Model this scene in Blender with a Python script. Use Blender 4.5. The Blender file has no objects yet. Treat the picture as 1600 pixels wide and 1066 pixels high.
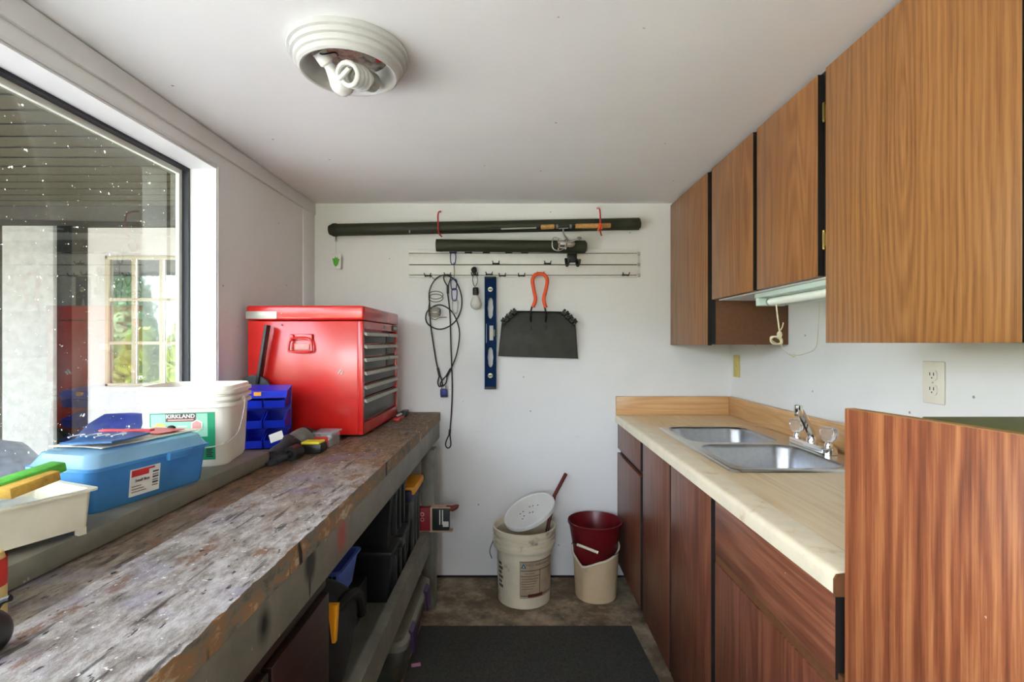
import bpy, bmesh, math, random
from mathutils import Vector, Matrix, noise
PI = math.pi
R = math.radians
random.seed(7)
S = bpy.context.scene
C = S.collection

# ---------------------------------------------------------------- camera, sky, sun, exposure
EYE = 1.288
cam_d = bpy.data.cameras.new('camera'); cam = bpy.data.objects.new('camera', cam_d); C.objects.link(cam)
cam.location = (0, 0, EYE); cam.rotation_euler = (PI/2, 0, 0)
cam_d.sensor_width = 36; cam_d.lens = 18; cam_d.clip_start = 0.02
cam_d.shift_x = -5/1600; cam_d.shift_y = 3/1600
S.camera = cam
SUN_AZ, SUN_EL = R(-24), R(50)          # azimuth from +Y towards +X
world = bpy.data.worlds.new('world'); S.world = world; world.use_nodes = True
wn = world.node_tree; wn.nodes.clear()
sky = wn.nodes.new('ShaderNodeTexSky'); sky.sky_type = 'NISHITA'; sky.sun_disc = False
sky.sun_elevation = SUN_EL; sky.sun_rotation = SUN_AZ; sky.air_density = 1.0; sky.dust_density = 2.5; sky.ozone_density = 1.0
hs = wn.nodes.new('ShaderNodeHueSaturation'); hs.inputs['Saturation'].default_value = 0.5
bg = wn.nodes.new('ShaderNodeBackground'); bg.inputs['Strength'].default_value = 1.0
wo = wn.nodes.new('ShaderNodeOutputWorld')
wn.links.new(sky.outputs[0], hs.inputs['Color']); wn.links.new(hs.outputs[0], bg.inputs['Color']); wn.links.new(bg.outputs[0], wo.inputs[0])
sun_d = bpy.data.lights.new('sun', 'SUN'); sun_d.energy = 18.0; sun_d.angle = R(0.6); sun_d.color = (1, .98, 1)
sun = bpy.data.objects.new('sun', sun_d); C.objects.link(sun)
sd = Vector((math.sin(SUN_AZ)*math.cos(SUN_EL), math.cos(SUN_AZ)*math.cos(SUN_EL), math.sin(SUN_EL)))
sun.rotation_euler = sd.to_track_quat('Z', 'Y').to_euler()
sun.location = sd*20
S.view_settings.view_transform = 'Standard'; S.view_settings.look = 'None'
S.view_settings.gamma = 1; S.view_settings.use_curve_mapping = False
S.view_settings.exposure = 2.22
S.cycles.diffuse_bounces = 6; S.cycles.max_bounces = 14; S.cycles.transparent_max_bounces = 16
S.cycles.sample_clamp_indirect = 12

# portals help the sampler find the window and the added rear opening
def portal(name, loc, rot, sx, sy):
    d = bpy.data.lights.new(name, 'AREA'); d.shape = 'RECTANGLE'; d.size = sx; d.size_y = sy
    d.cycles.is_portal = True
    o = bpy.data.objects.new(name, d); C.objects.link(o); o.location = loc; o.rotation_euler = rot
WIN_Y0, WIN_Y1, WIN_Z0, WIN_Z1 = -1.35, 1.893, 0.947, 1.936
portal('window_portal', (-1.24, (WIN_Y0+WIN_Y1)/2, (WIN_Z0+WIN_Z1)/2), (0, R(-90), 0), WIN_Z1-WIN_Z0, WIN_Y1-WIN_Y0)
portal('rear_opening_portal', (-.575, -1.72, 1.385), (R(90), 0, 0), .95, 1.27)

# ---------------------------------------------------------------- helpers
def W(px, py, Y):
    return Vector(((px-805)/800*Y, Y, EYE-(py-536)/800*Y))
BASE = {}
def T(name, label, cat, loc=(0, 0, 0), rotz=0, group=None, rot=None):
    o = bpy.data.objects.new(name, None); C.objects.link(o)
    o.empty_display_size = 0.05
    o.location = loc; o.rotation_euler = rot if rot else (0, 0, rotz)
    BASE[o] = Matrix.Translation(Vector(loc)) @ o.rotation_euler.to_matrix().to_4x4()
    return tag(o, label, cat, group)
def tag(o, label, cat, group=None):
    o['label'] = label; o['category'] = cat
    if group: o['group'] = group
    return o
def frame_from(d):
    d = d.normalized()
    up = Vector((0, 0, 1)) if abs(d.z) < 0.95 else Vector((0, 1, 0))
    a = d.cross(up).normalized(); b = a.cross(d).normalized()
    return a, b
class MB:
    def __init__(s): s.bm = bmesh.new()
    def box(s, x0, x1, y0, y1, z0, z1, bev=0, seg=2, mtx=None):
        bm = bmesh.new()
        bmesh.ops.create_cube(bm, size=1)
        for v in bm.verts:
            v.co = Vector(((x0+x1)/2+v.co.x*(x1-x0), (y0+y1)/2+v.co.y*(y1-y0), (z0+z1)/2+v.co.z*(z1-z0)))
        if bev:
            bmesh.ops.bevel(bm, geom=bm.edges[:], offset=bev, segments=seg, profile=.5, affect='EDGES')
        s.add(bm, mtx); return s
    def add(s, bm, mtx=None):
        if mtx is not None: bm.transform(mtx)
        me = bpy.data.meshes.new('tmp'); bm.to_mesh(me); bm.free()
        s.bm.from_mesh(me); bpy.data.meshes.remove(me)
    def bar(s, p, q, w, h, bev=0):
        p, q = Vector(p), Vector(q); d = q-p; a, b = frame_from(d)
        m = Matrix((a, d.normalized(), b)).transposed().to_4x4(); m.translation = p
        return s.box(-w/2, w/2, 0, d.length, -h/2, h/2, bev, mtx=m)
    def rings(s, rings, cap=True, closed=False):
        vs = [[s.bm.verts.new(p) for p in r] for r in rings]
        n = len(vs[0])
        m = len(vs)
        for i in range(m if closed else m-1):
            A, B = vs[i], vs[(i+1) % m]
            for j in range(n):
                try: s.bm.faces.new((A[j], A[(j+1) % n], B[(j+1) % n], B[j]))
                except ValueError: pass
        if cap and not closed:
            s.bm.faces.new(vs[0][::-1]); s.bm.faces.new(vs[-1])
        return s
    def tube(s, pts, r, n=8, closed=False, cap=True, smooth=0):
        pts = [Vector(p) for p in pts]
        if smooth: pts = spline(pts, smooth, closed)
        m = len(pts); rs = r if isinstance(r, (list, tuple)) else [r]*m
        rings = []; a = None
        for i in range(m):
            if closed: d = pts[(i+1) % m]-pts[i-1]
            else: d = pts[min(i+1, m-1)]-pts[max(i-1, 0)]
            if d.length < 1e-9: d = Vector((0, 0, 1))
            d.normalize()
            if a is None: a, b = frame_from(d)
            else:
                a = (a-d*a.dot(d)); a = a.normalized() if a.length > 1e-6 else frame_from(d)[0]
                b = a.cross(d).normalized()
            rings.append([pts[i]+a*math.cos(2*PI*k/n)*rs[i]+b*math.sin(2*PI*k/n)*rs[i] for k in range(n)])
        return s.rings(rings, cap, closed)
    def lathe(s, prof, n=32, mtx=None, closed=False, cap=True):
        b2 = MB()
        b2.rings([[Vector((r*math.cos(2*PI*k/n), r*math.sin(2*PI*k/n), z)) for k in range(n)] for r, z in prof], cap, closed)
        s.add(b2.bm, mtx); return s
    def prism(s, poly, axis, a, b):
        def P(u, v, w): return {'x': (w, u, v), 'y': (u, w, v), 'z': (u, v, w)}[axis]
        return s.rings([[Vector(P(u, v, a)) for u, v in poly], [Vector(P(u, v, b)) for u, v in poly]])
    def ball(s, c, r, sc=(1, 1, 1), sub=2, mtx=None):
        bm = bmesh.new(); bmesh.ops.create_icosphere(bm, subdivisions=sub, radius=r)
        for v in bm.verts: v.co = Vector((v.co.x*sc[0]+c[0], v.co.y*sc[1]+c[1], v.co.z*sc[2]+c[2]))
        s.add(bm, mtx); return s
    def jitter(s, amp, freq=8, seed=0):
        for v in s.bm.verts:
            v.co += noise.noise_vector(v.co*freq+Vector((seed, seed*2, 0)))*amp
        return s
    def build(s, name, mat, parent=None, local=False, smooth=True, ang=35, kind=None, label=None):
        bm = s.bm
        bmesh.ops.recalc_face_normals(bm, faces=bm.faces[:])
        origin = None
        if parent is not None:
            if not local: bm.transform(BASE[parent].inverted())
        else:
            xs = [v.co for v in bm.verts]
            origin = Vector(((min(v.x for v in xs)+max(v.x for v in xs))/2, (min(v.y for v in xs)+max(v.y for v in xs))/2, min(v.z for v in xs)))
            bm.transform(Matrix.Translation(-origin))
        me = bpy.data.meshes.new(name); bm.to_mesh(me); bm.free()
        me.materials.append(MATS[mat] if isinstance(mat, str) else mat)
        if smooth:
            me.shade_smooth(); me.set_sharp_from_angle(angle=R(ang))
        o = bpy.data.objects.new(name, me); C.objects.link(o)
        if parent is not None:
            o.parent = parent; BASE[o] = BASE[parent]
        else:
            o.location = origin; BASE[o] = Matrix.Translation(origin)
        if kind: o['kind'] = kind
        if label: o['label'] = label
        return o
def spline(pts, k, closed=False):
    out = []; m = len(pts)
    for i in range(m if closed else m-1):
        if closed: p0, p1, p2, p3 = pts[i-1], pts[i], pts[(i+1) % m], pts[(i+2) % m]
        else: p0, p1, p2, p3 = pts[max(i-1, 0)], pts[i], pts[i+1], pts[min(i+2, m-1)]
        for j in range(k):
            t = j/k
            out.append(.5*((2*p1)+(p2-p0)*t+(2*p0-5*p1+4*p2-p3)*t*t+(3*p1-p0-3*p2+p3)*t**3))
    if not closed: out.append(pts[-1])
    return out
def axis_m(p, q):
    """matrix taking local +Z to the direction p->q with origin p"""
    d = Vector(q)-Vector(p); a, b = frame_from(d)
    m = Matrix((a, -b, d.normalized())).transposed().to_4x4()
    if m.determinant() < 0: m = Matrix((a, b, d.normalized())).transposed().to_4x4()
    m.translation = Vector(p); return m
def rrect(x0, x1, y0, y1, r, n=6):
    out = []
    for cx, cy, a0 in ((x1-r, y1-r, 0), (x0+r, y1-r, 90), (x0+r, y0+r, 180), (x1-r, y0+r, 270)):
        for k in range(n+1):
            a = R(a0+90*k/n); out.append((cx+r*math.cos(a), cy+r*math.sin(a)))
    return out
def text(name, s, mat, parent, mtx, size, extrude=.0003, align='CENTER', sx=1.0, bold=0.0):
    cu = bpy.data.curves.new('t', 'FONT'); cu.body = s; cu.size = size; cu.extrude = extrude; cu.align_x = align; cu.align_y = 'CENTER'
    cu.offset = bold; cu.resolution_u = 3
    o = bpy.data.objects.new('t', cu); C.objects.link(o)
    dg = bpy.context.evaluated_depsgraph_get()
    me = bpy.data.meshes.new_from_object(o.evaluated_get(dg))
    bpy.data.objects.remove(o); bpy.data.curves.remove(cu)
    me.transform(mtx @ Matrix.Diagonal((sx, 1, 1, 1))); me.materials.clear(); me.materials.append(MATS[mat]); me.name = name
    ob = bpy.data.objects.new(name, me); C.objects.link(ob); ob.parent = parent; BASE[ob] = BASE[parent]
    return ob
def face_m(o, right, up):
    r = Vector(right).normalized(); u = Vector(up).normalized(); n = r.cross(u)
    m = Matrix((r, u, n)).transposed().to_4x4(); m.translation = Vector(o); return m

# ---------------------------------------------------------------- materials
MATS = {}
class NT:
    def __init__(s, name):
        s.m = bpy.data.materials.new(name); s.m.use_nodes = True; s.t = s.m.node_tree
        s.b = s.t.nodes['Principled BSDF']; MATS[name] = s.m
    def n(s, t, **k):
        o = s.t.nodes.new('ShaderNode'+t)
        for a, v in k.items():
            if a in ('ins',):
                for kk, vv in v.items():
                    if isinstance(vv, bpy.types.NodeSocket): s.t.links.new(vv, o.inputs[kk])
                    else: o.inputs[kk].default_value = vv
            else: setattr(o, a, v)
        return o
    def coord(s, sc=(1, 1, 1), rnd=False):
        tc = s.n('TexCoord')
        src = tc.outputs['Object']
        if rnd:
            oi = s.n('ObjectInfo')
            mu = s.n('Math', operation='MULTIPLY', ins={0: oi.outputs['Random'], 1: 13.0})
            src = s.n('VectorMath', operation='ADD', ins={0: src, 1: mu.outputs[0]}).outputs[0]
        return s.n('Mapping', ins={'Vector': src, 'Scale': sc}).outputs[0]
    def noise(s, vec, scale=5, detail=4, rough=.5, dist=0):
        return s.n('TexNoise', ins={'Vector': vec, 'Scale': scale, 'Detail': detail, 'Roughness': rough, 'Distortion': dist}).outputs['Fac']
    def ramp(s, fac, stops):
        o = s.n('ValToRGB', ins={'Fac': fac}); e = o.color_ramp.elements
        while len(e) > 1: e.remove(e[-1])
        e[0].position = stops[0][0]; e[0].color = (*stops[0][1], 1) if len(stops[0][1]) == 3 else stops[0][1]
        for p, c in stops[1:]:
            x = e.new(p); x.color = (*c, 1)
        return o.outputs['Color']
    def step(s, fac, a, b):
        return s.n('MapRange', ins={'Value': fac, 'From Min': a, 'From Max': b}).outputs[0]
    def mix(s, fac, a, b, mode='MIX'):
        o = s.n('Mix', data_type='RGBA', blend_type=mode)
        for i, v in ((0, fac), (6, a), (7, b)):
            if isinstance(v, bpy.types.NodeSocket): s.t.links.new(v, o.inputs[i])
            else: o.inputs[i].default_value = v if i == 0 else (*v, 1)
        return o.outputs[2]
    def mul(s, a, b): return s.n('Math', operation='MULTIPLY', ins={0: a, 1: b}).outputs[0]
    def col(s, c):
        if isinstance(c, bpy.types.NodeSocket): s.t.links.new(c, s.b.inputs['Base Color'])
        else: s.b.inputs['Base Color'].default_value = (*c, 1)
    def set(s, **k):
        for a, v in k.items():
            a = a.replace('_', ' ')
            if isinstance(v, bpy.types.NodeSocket): s.t.links.new(v, s.b.inputs[a])
            else: s.b.inputs[a].default_value = v
    def bump(s, h, strength=.2, dist=.01):
        o = s.n('Bump', ins={'Height': h, 'Strength': strength, 'Distance': dist}); s.t.links.new(o.outputs[0], s.b.inputs['Normal'])
    def blob(s, co, c, rad, soft=.4, wob=.5, fr=14):
        """mask of a stain centred at c (object coordinates) with radii rad"""
        d = s.n('VectorMath', operation='SUBTRACT', ins={0: co, 1: c}).outputs[0]
        d = s.n('VectorMath', operation='DIVIDE', ins={0: d, 1: rad}).outputs[0]
        l = s.n('VectorMath', operation='LENGTH', ins={0: d}).outputs['Value']
        nz = s.noise(co, fr, 3)
        l = s.n('Math', operation='ADD', ins={0: l, 1: s.mul(nz, wob)}).outputs[0]
        return s.step(l, 1+wob*.5, 1+wob*.5-soft)
def srgb(r, g, b):
    f = lambda c: (c/12.92 if c <= .04045 else ((c+.055)/1.055)**2.4)
    return (f(r/255), f(g/255), f(b/255))
def pm(name, c, rough=.5, metal=0, var=.12, scale=25, bump=0, spec=.5, dirt=None, **k):
    s = NT(name); co = s.coord((1, 1, 1), True)
    nz = s.noise(co, scale, 5, .6)
    dark = tuple(x*(1-var*2) for x in c); lite = tuple(min(1, x*(1+var)) for x in c)
    cc = s.ramp(nz, [(.25, dark), (.55, c), (.8, lite)])
    if dirt:
        d = s.step(s.noise(co, dirt[1], 6, .65), dirt[2], dirt[2]+.12)
        cc = s.mix(d, cc, dirt[0])
    s.col(cc); s.set(Roughness=rough, Metallic=metal, **{'Specular_IOR_Level': spec}, **k)
    if bump: s.bump(nz, bump, .004)
    return s.m
def wood(name, dark, mid, lite, axis='z', rough=.35, freq=1.0, cath=26, centre=None, ringf=300.0):
    s = NT(name)
    g = {'x': (.09, 1, 1), 'y': (1, .09, 1), 'z': (1, 1, .09)}[axis]
    co = s.coord(tuple(v*freq for v in g), True)
    big = s.noise(co, 7.0, 2, .4, .15)
    ringv = s.n('Math', operation='SINE', ins={0: s.mul(big, cath*4)}).outputs[0]
    if centre:
        d = s.n('VectorMath', operation='SUBTRACT', ins={0: s.coord(), 1: centre}).outputs[0]
        d = s.n('VectorMath', operation='MULTIPLY', ins={0: d, 1: (0, 1, .10)}).outputs[0]
        l = s.n('VectorMath', operation='LENGTH', ins={0: d}).outputs['Value']
        wob = s.noise(s.coord((1, 1, .25)), 9, 3, .5)
        l = s.n('Math', operation='MULTIPLY_ADD', ins={0: wob, 1: .045, 2: l}).outputs[0]
        l = s.n('Math', operation='POWER', ins={0: l, 1: .8}).outputs[0]
        l = s.n('Math', operation='MULTIPLY_ADD', ins={0: s.noise(s.coord((1, 1, .06)), 30, 3, .6), 1: .03, 2: l}).outputs[0]
        ringv = s.n('Math', operation='SINE', ins={0: s.mul(l, ringf)}).outputs[0]
    ring = s.step(ringv, -1, 1)
    g2 = {'x': (.02, 1, 1), 'y': (1, .02, 1), 'z': (1, 1, .02)}[axis]
    co2 = s.coord(g2, True)
    fine = s.noise(co2, 260, 4, .7)
    band = s.noise(co2, 45, 4, .6)
    f = s.n('Math', operation='MULTIPLY_ADD', ins={0: ring, 1: .17, 2: s.mul(fine, .66)}).outputs[0]
    f = s.n('Math', operation='MULTIPLY_ADD', ins={0: band, 1: .46, 2: f}).outputs[0]
    cc = s.ramp(f, [(.34, dark), (.62, mid), (.88, lite)])
    sp = s.step(s.noise(s.coord((1, 1, 1), True), 70, 3, .5), .76, .80)
    cc = s.mix(s.mul(sp, .5), cc, (.55, .5, .45))
    s.col(cc); s.set(Roughness=rough); s.bump(f, .08, .002)
    return s.m
def make_materials():
    # walls
    def wall(name, base, scuff=.64):
        s = NT(name); co = s.coord((1, 1, 1))
        c = s.ramp(s.noise(co, 1.6, 5, .6), [(.3, tuple(x*.93 for x in base)), (.7, base)])
        sm = s.step(s.noise(s.coord((1, 1, 3.5)), 7, 8, .75), scuff, scuff+.14)
        c = s.mix(s.mul(sm, .30), c, (.25, .24, .22))
        v = s.n('TexVoronoi', feature='F1', ins={'Vector': s.coord((1, 1, 1)), 'Scale': 9.0})
        gate = s.step(s.noise(co, 2.3, 2), .44, .48)
        dot = s.mul(s.step(v.outputs['Distance'], .045, .03), gate)
        c = s.mix(s.mul(dot, .75), c, (.12, .11, .10))
        s.col(c); s.set(Roughness=.55); s.bump(s.noise(co, 60, 4), .05, .003)
    wall('wall_paint', (.79, .79, .785)); wall('ceiling_paint', (.82, .82, .815), .72); wall('trim_paint', (.74, .74, .735), .72)
    # concrete
    s = NT('concrete'); co = s.coord()
    c = s.ramp(s.noise(co, 9, 9, .72), [(.30, srgb(76, 66, 54)), (.5, srgb(150, 135, 114)), (.75, srgb(200, 182, 154))])
    c = s.mix(s.mul(s.step(s.noise(co, 5, 7, .7), .46, .56), .75), c, srgb(98, 78, 54))
    c = s.mix(s.step(s.noise(co, 60, 3, .6), .70, .75), c, srgb(190, 180, 165))
    s.col(c); s.set(Roughness=.75); s.bump(s.noise(co, 40, 6), .25, .004)
    s = NT('patio'); co = s.coord()
    s.col(s.ramp(s.noise(co, 3, 8, .6), [(.3, srgb(190, 187, 184)), (.7, srgb(214, 212, 210))])); s.set(Roughness=.8)
    pm('bounce_block_brown', srgb(84, 70, 58), .7, var=.15, scale=8)
    s = NT('lawn'); co = s.coord()
    s.col(s.ramp(s.noise(co, 14, 8, .7), [(.3, srgb(84, 92, 60)), (.7, srgb(140, 144, 104))])); s.set(Roughness=.9)
    s = NT('mat_rubber'); co = s.coord()
    s.col(s.ramp(s.noise(co, 160, 4, .7), [(.35, srgb(40, 40, 37)), (.7, srgb(74, 73, 68))])); s.set(Roughness=.95); s.bump(s.noise(co, 300, 2), .4, .003)
    # woods
    wood('wood_upper', srgb(92, 56, 30), srgb(138, 90, 50), srgb(164, 114, 68))
    wood('wood_upper_big', srgb(98, 60, 30), srgb(146, 97, 52), srgb(172, 122, 72), freq=.8, centre=(0, .02, .5))
    wood('wood_lower', srgb(66, 32, 22), srgb(108, 60, 42), srgb(140, 88, 62))
    wood('wood_lower_h', srgb(70, 36, 26), srgb(118, 68, 48), srgb(156, 100, 72), 'y')
    wood('wood_panel', srgb(70, 32, 20), srgb(134, 74, 45), srgb(178, 116, 72), freq=.5, centre=(0, .10, .93), ringf=190.0)
    wood('counter_top', srgb(200, 170, 126), srgb(222, 196, 154), srgb(232, 212, 178), 'y', .3); pm('counter_edge', srgb(230, 216, 188), .4, var=.06, scale=18, dirt=(srgb(206, 176, 130), 14, .60))
    wood('counter_splash', srgb(180, 134, 88), srgb(204, 158, 108), srgb(218, 178, 130), 'y', .3); wood('counter_splash_x', srgb(180, 134, 88), srgb(204, 158, 108), srgb(218, 178, 130), 'x', .3)
    wood('oak_dark', srgb(30, 18, 14), srgb(46, 28, 22), srgb(62, 40, 32), 'y', .45)
    pm('brown_board', srgb(104, 64, 34), .6, var=.12, scale=60)
    pm('cab_dark', srgb(26, 19, 16), .6)
    pm('cab_white', srgb(214, 214, 212), .5, var=.04)
    pm('green_top', srgb(84, 92, 52), .45, var=.12, scale=12)
    pm('edge_wood', srgb(150, 110, 64), .6, var=.1, scale=40)
    # bench
    def bench(name, far, near, pale, ya, yb, specks):
        s = NT(name); tc = s.n('NewGeometry').outputs['Position']
        st = s.n('Mapping', ins={'Vector': tc, 'Scale': (1, .45, 1)}).outputs[0]
        ln = s.n('Mapping', ins={'Vector': tc, 'Scale': (1, .10, 1)}).outputs[0]
        sep = s.n('SeparateXYZ', ins={0: tc}).outputs['Y']
        a = s.ramp(s.noise(st, 45, 9, .75, .2), [(.30, tuple(x*.25 for x in far)), (.48, far), (.68, tuple(min(1, x*2.0) for x in far))])
        b = s.ramp(s.noise(st, 42, 10, .78, .2), [(.30, tuple(x*.18 for x in near)), (.44, near), (.58, pale), (.70, tuple(min(1, x*1.25) for x in pale))])
        f = s.n('Math', operation='ADD', ins={0: s.step(sep, ya, yb), 1: s.n('Math', operation='MULTIPLY_ADD', ins={0: s.noise(st, 8, 8, .7), 1: 2.0, 2: -1.0}).outputs[0]}).outputs[0]
        c = s.mix(s.step(f, .2, .8), b, a)
        c = s.mix(s.mul(s.step(s.noise(st, 17, 8, .72), .56, .62), .8), c, srgb(118, 74, 34))       # bare orange wood
        c = s.mix(s.mul(s.step(s.noise(tc, 6, 5, .65), .56, .70), .5), c, srgb(136, 128, 160))       # violet-tinted patches
        c = s.mix(s.mul(s.step(s.noise(ln, 60, 4, .6), .60, .66), .8), c, srgb(40, 28, 20))           # cracks along the grain
        c = s.mix(s.step(s.noise(st, 75, 4, .6), .63, .67), c, srgb(36, 26, 20))                      # gouges
        c = s.mix(s.step(s.noise(tc, 95, 3, .6), specks, specks+.03), c, srgb(222, 220, 214))        # paint specks
        s.col(c); s.set(Roughness=.6); s.bump(s.noise(st, 55, 9, .78), .8, .008)
    bench('bench_plank', srgb(120, 94, 68), srgb(140, 130, 120), srgb(184, 178, 174), .85, 1.9, .66)
    bench('bench_board', srgb(104, 78, 54), srgb(110, 98, 84), srgb(150, 140, 124), .7, 1.5, .74)
    s = NT('bench_edge'); tc = s.n('NewGeometry').outputs['Position']
    st = s.n('Mapping', ins={'Vector': tc, 'Scale': (1, .5, 1)}).outputs[0]
    c = s.ramp(s.noise(st, 22, 8, .7), [(.3, srgb(44, 38, 32)), (.46, srgb(116, 112, 98)), (.56, srgb(146, 104, 60)), (.66, srgb(186, 180, 158))])
    vst = s.n('Mapping', ins={'Vector': tc, 'Scale': (1, 1, .12)}).outputs[0]
    c = s.mix(s.step(s.noise(vst, 26, 3, .5), .66, .70), c, srgb(30, 24, 20))
    c = s.mix(s.step(s.noise(vst, 17, 3, .5), .68, .72), c, srgb(206, 200, 170))
    s.col(c); s.set(Roughness=.65); s.bump(s.noise(st, 40, 8, .7), .5, .005)
    s = NT('bench_grey'); tc = s.n('NewGeometry').outputs['Position']
    c = s.ramp(s.noise(tc, 9, 6, .6), [(.3, srgb(104, 102, 90)), (.7, srgb(130, 128, 116))])
    c = s.mix(s.step(s.noise(s.n('Mapping', ins={'Vector': tc, 'Scale': (1, 1, .4)}).outputs[0], 40, 4, .6), .70, .73), c, srgb(176, 172, 158))
    c = s.mix(s.step(s.noise(s.n('Mapping', ins={'Vector': tc, 'Scale': (1, 1, .25)}).outputs[0], 16, 3, .5), .71, .73), c, srgb(120, 66, 34))
    c = s.mix(s.mul(s.blob(tc, (-.41, 1.224, .83), (.2, .042, .055), .7, .3), .9), c, srgb(168, 44, 34))
    c = s.mix(s.blob(tc, (-.41, 1.035, .843), (.2, .034, .050), .5, .5), c, srgb(16, 15, 14))
    c = s.mix(s.blob(tc, (-.41, 1.032, .80), (.2, .006, .03), .3, .3), c, srgb(16, 15, 14))
    c = s.mix(s.blob(tc, (-.41, .845, .822), (.2, .028, .044), .8, .4), c, srgb(16, 15, 14))
    s.col(c); s.set(Roughness=.5); s.bump(s.noise(tc, 30, 5), .08, .003)
    # stucco
    s = NT('stucco'); co = s.coord()
    c = s.ramp(s.noise(co, 20, 4), [(.3, srgb(144, 142, 137)), (.7, srgb(160, 158, 153))]); 
    cr = s.step(s.noise(co, 11, 6, .6, 1.2), .505, .50); cr2 = s.step(s.noise(co, 11, 6, .6, 1.2), .485, .49)
    s.col(s.mix(s.mul(s.mul(cr, cr2), .35), c, srgb(120, 112, 104))); s.set(Roughness=.9); s.bump(s.noise(co, 26, 6, .6), .5, .01)
    # soffit with perforations
    s = NT('soffit'); co = s.coord((42, 42, 42))
    v = s.n('TexVoronoi', feature='F1', ins={'Vector': co, 'Scale': 1.0, 'Randomness': 0.0})
    s.col(s.mix(s.step(v.outputs['Distance'], .26, .20), srgb(70, 65, 49), srgb(22, 19, 14))); s.set(Roughness=.9, Specular_IOR_Level=.08)
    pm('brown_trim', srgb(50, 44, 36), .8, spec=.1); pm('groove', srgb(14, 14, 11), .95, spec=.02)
    pm('door_paint', srgb(178, 172, 166), .45, var=.02); pm('muntin', srgb(162, 150, 126), .45, var=.03)
    s = NT('mirror_pane'); s.col((.58, .61, .63)); s.set(Roughness=.03, Metallic=.92); s.bump(s.noise(s.coord(), 7, 2), .05, .01)
    # window glass: clear pane with dust, drips and specks
    s = NT('glass'); co = s.coord()
    tr = s.n('BsdfTransparent', ins={'Color': (.87, .88, .87, 1)}); gl = s.n('BsdfGlossy', ins={'Roughness': .02, 'Color': (.9, .92, .9, 1)})
    lw = s.n('LayerWeight', ins={'Blend': .25})
    m1 = s.n('MixShader', ins={0: s.mul(lw.outputs['Fresnel'], .27), 1: tr.outputs[0], 2: gl.outputs[0]})
    df = s.n('BsdfDiffuse', ins={'Color': (.75, .76, .74, 1)}); tl = s.n('BsdfTranslucent', ins={'Color': (.75, .76, .74, 1)})
    dd = s.n('AddShader', ins={0: df.outputs[0], 1: tl.outputs[0]})
    sp = s.step(s.noise(co, 120, 2, .5), .74, .77)
    sp2 = s.mul(s.step(s.noise(co, 55, 2, .5), .74, .77), .8)
    hz = s.mul(s.step(s.noise(co, 2.2, 4, .6), .45, .8), .015)
    f = s.n('Math', operation='MAXIMUM', ins={0: s.n('Math', operation='MAXIMUM', ins={0: s.mul(sp, .75), 1: sp2}).outputs[0], 1: hz}).outputs[0]
    m2 = s.n('MixShader', ins={0: f, 1: m1.outputs[0], 2: dd.outputs[0]})
    s.t.links.new(m2.outputs[0], s.t.nodes['Material Output'].inputs[0])
    pm('gasket', srgb(30, 30, 38), .5); pm('vinyl', srgb(222, 222, 214), .35, var=.03)
    pm('tarp_blue', srgb(44, 56, 104), .55, var=.25, scale=30, bump=.3); pm('tarp_grey', srgb(104, 108, 118), .6, var=.25, scale=30, bump=.3)
    pm('leaf_yellow', srgb(112, 124, 42), .7, var=.3, scale=3); pm('leaf_green', srgb(52, 80, 38), .7, var=.35, scale=3); pm('bark', srgb(84, 66, 50), .9)
    # metals and plastics
    pm('steel', (.50, .52, .56), .28, 1, var=.06, scale=60, dirt=((.12, .11, .10), 34, .70)); pm('steel_rim', (.70, .70, .70), .22, 1, var=.05)
    pm('chrome', (.80, .80, .80), .1, 1, var=.03); pm('brass', srgb(150, 128, 74), .35, 1, var=.1); pm('alu', (.50, .49, .45), .4, 1, var=.08)
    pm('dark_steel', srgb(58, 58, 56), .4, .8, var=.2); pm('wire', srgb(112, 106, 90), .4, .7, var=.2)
    pm('drawer_grey', srgb(74, 72, 66), .4, .2, var=.12, scale=12); pm('lip_grey', srgb(172, 172, 160), .35, .3, var=.1)
    s = NT('chest_red'); co = s.coord(); s.col(s.ramp(s.noise(co, 4, 4), [(.3, srgb(186, 22, 17)), (.7, srgb(204, 32, 24))]))
    s.set(Roughness=.27, Coat_Weight=.4, Coat_Roughness=.15)
    pm('red_plastic', srgb(188, 30, 24), .4); pm('dark_red', srgb(104, 16, 24), .32, var=.08); pm('orange', srgb(236, 84, 30), .45, var=.05)
    pm('amber', srgb(240, 160, 24), .45, var=.05); pm('yellow', srgb(230, 212, 40), .45, var=.06)
    pm('bin_blue', srgb(14, 44, 190), .38, var=.08); pm('level_blue', srgb(6, 38, 78), .75, var=.1, spec=.15); pm('basket_blue', srgb(104, 134, 232), .5, var=.06)
    pm('lock_blue', srgb(30, 44, 130), .45); pm('navy', srgb(34, 44, 84), .5)
    pm('black', srgb(24, 24, 24), .45, var=.15); pm('black_soft', srgb(30, 31, 31), .85, var=.3, scale=30, bump=.5); pm('black_crate', srgb(26, 27, 27), .55, var=.2)
    pm('grey_tote', srgb(66, 70, 68), .5, var=.1); pm('rod_green', srgb(40, 44, 26), .6, var=.15, scale=60, bump=.1); pm('pan_black', srgb(46, 45, 38), .5, .4, var=.25, scale=14)
    pm('cork', srgb(200, 150, 86), .75, var=.22, scale=90); pm('label_white', srgb(226, 224, 216), .5, var=.03)
    pm('plastic_white', srgb(232, 228, 216), .4, var=.03, scale=9, dirt=(srgb(190, 178, 150), 6, .62)); pm('pail_dirty', srgb(224, 214, 190), .5, var=.08, scale=8, dirt=(srgb(120, 104, 80), 9, .60))
    pm('paper_dirty', srgb(176, 156, 130), .7, var=.14, scale=20, dirt=(srgb(84, 62, 42), 22, .62)); pm('lid_white', srgb(226, 226, 224), .42, var=.04, scale=9)
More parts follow.
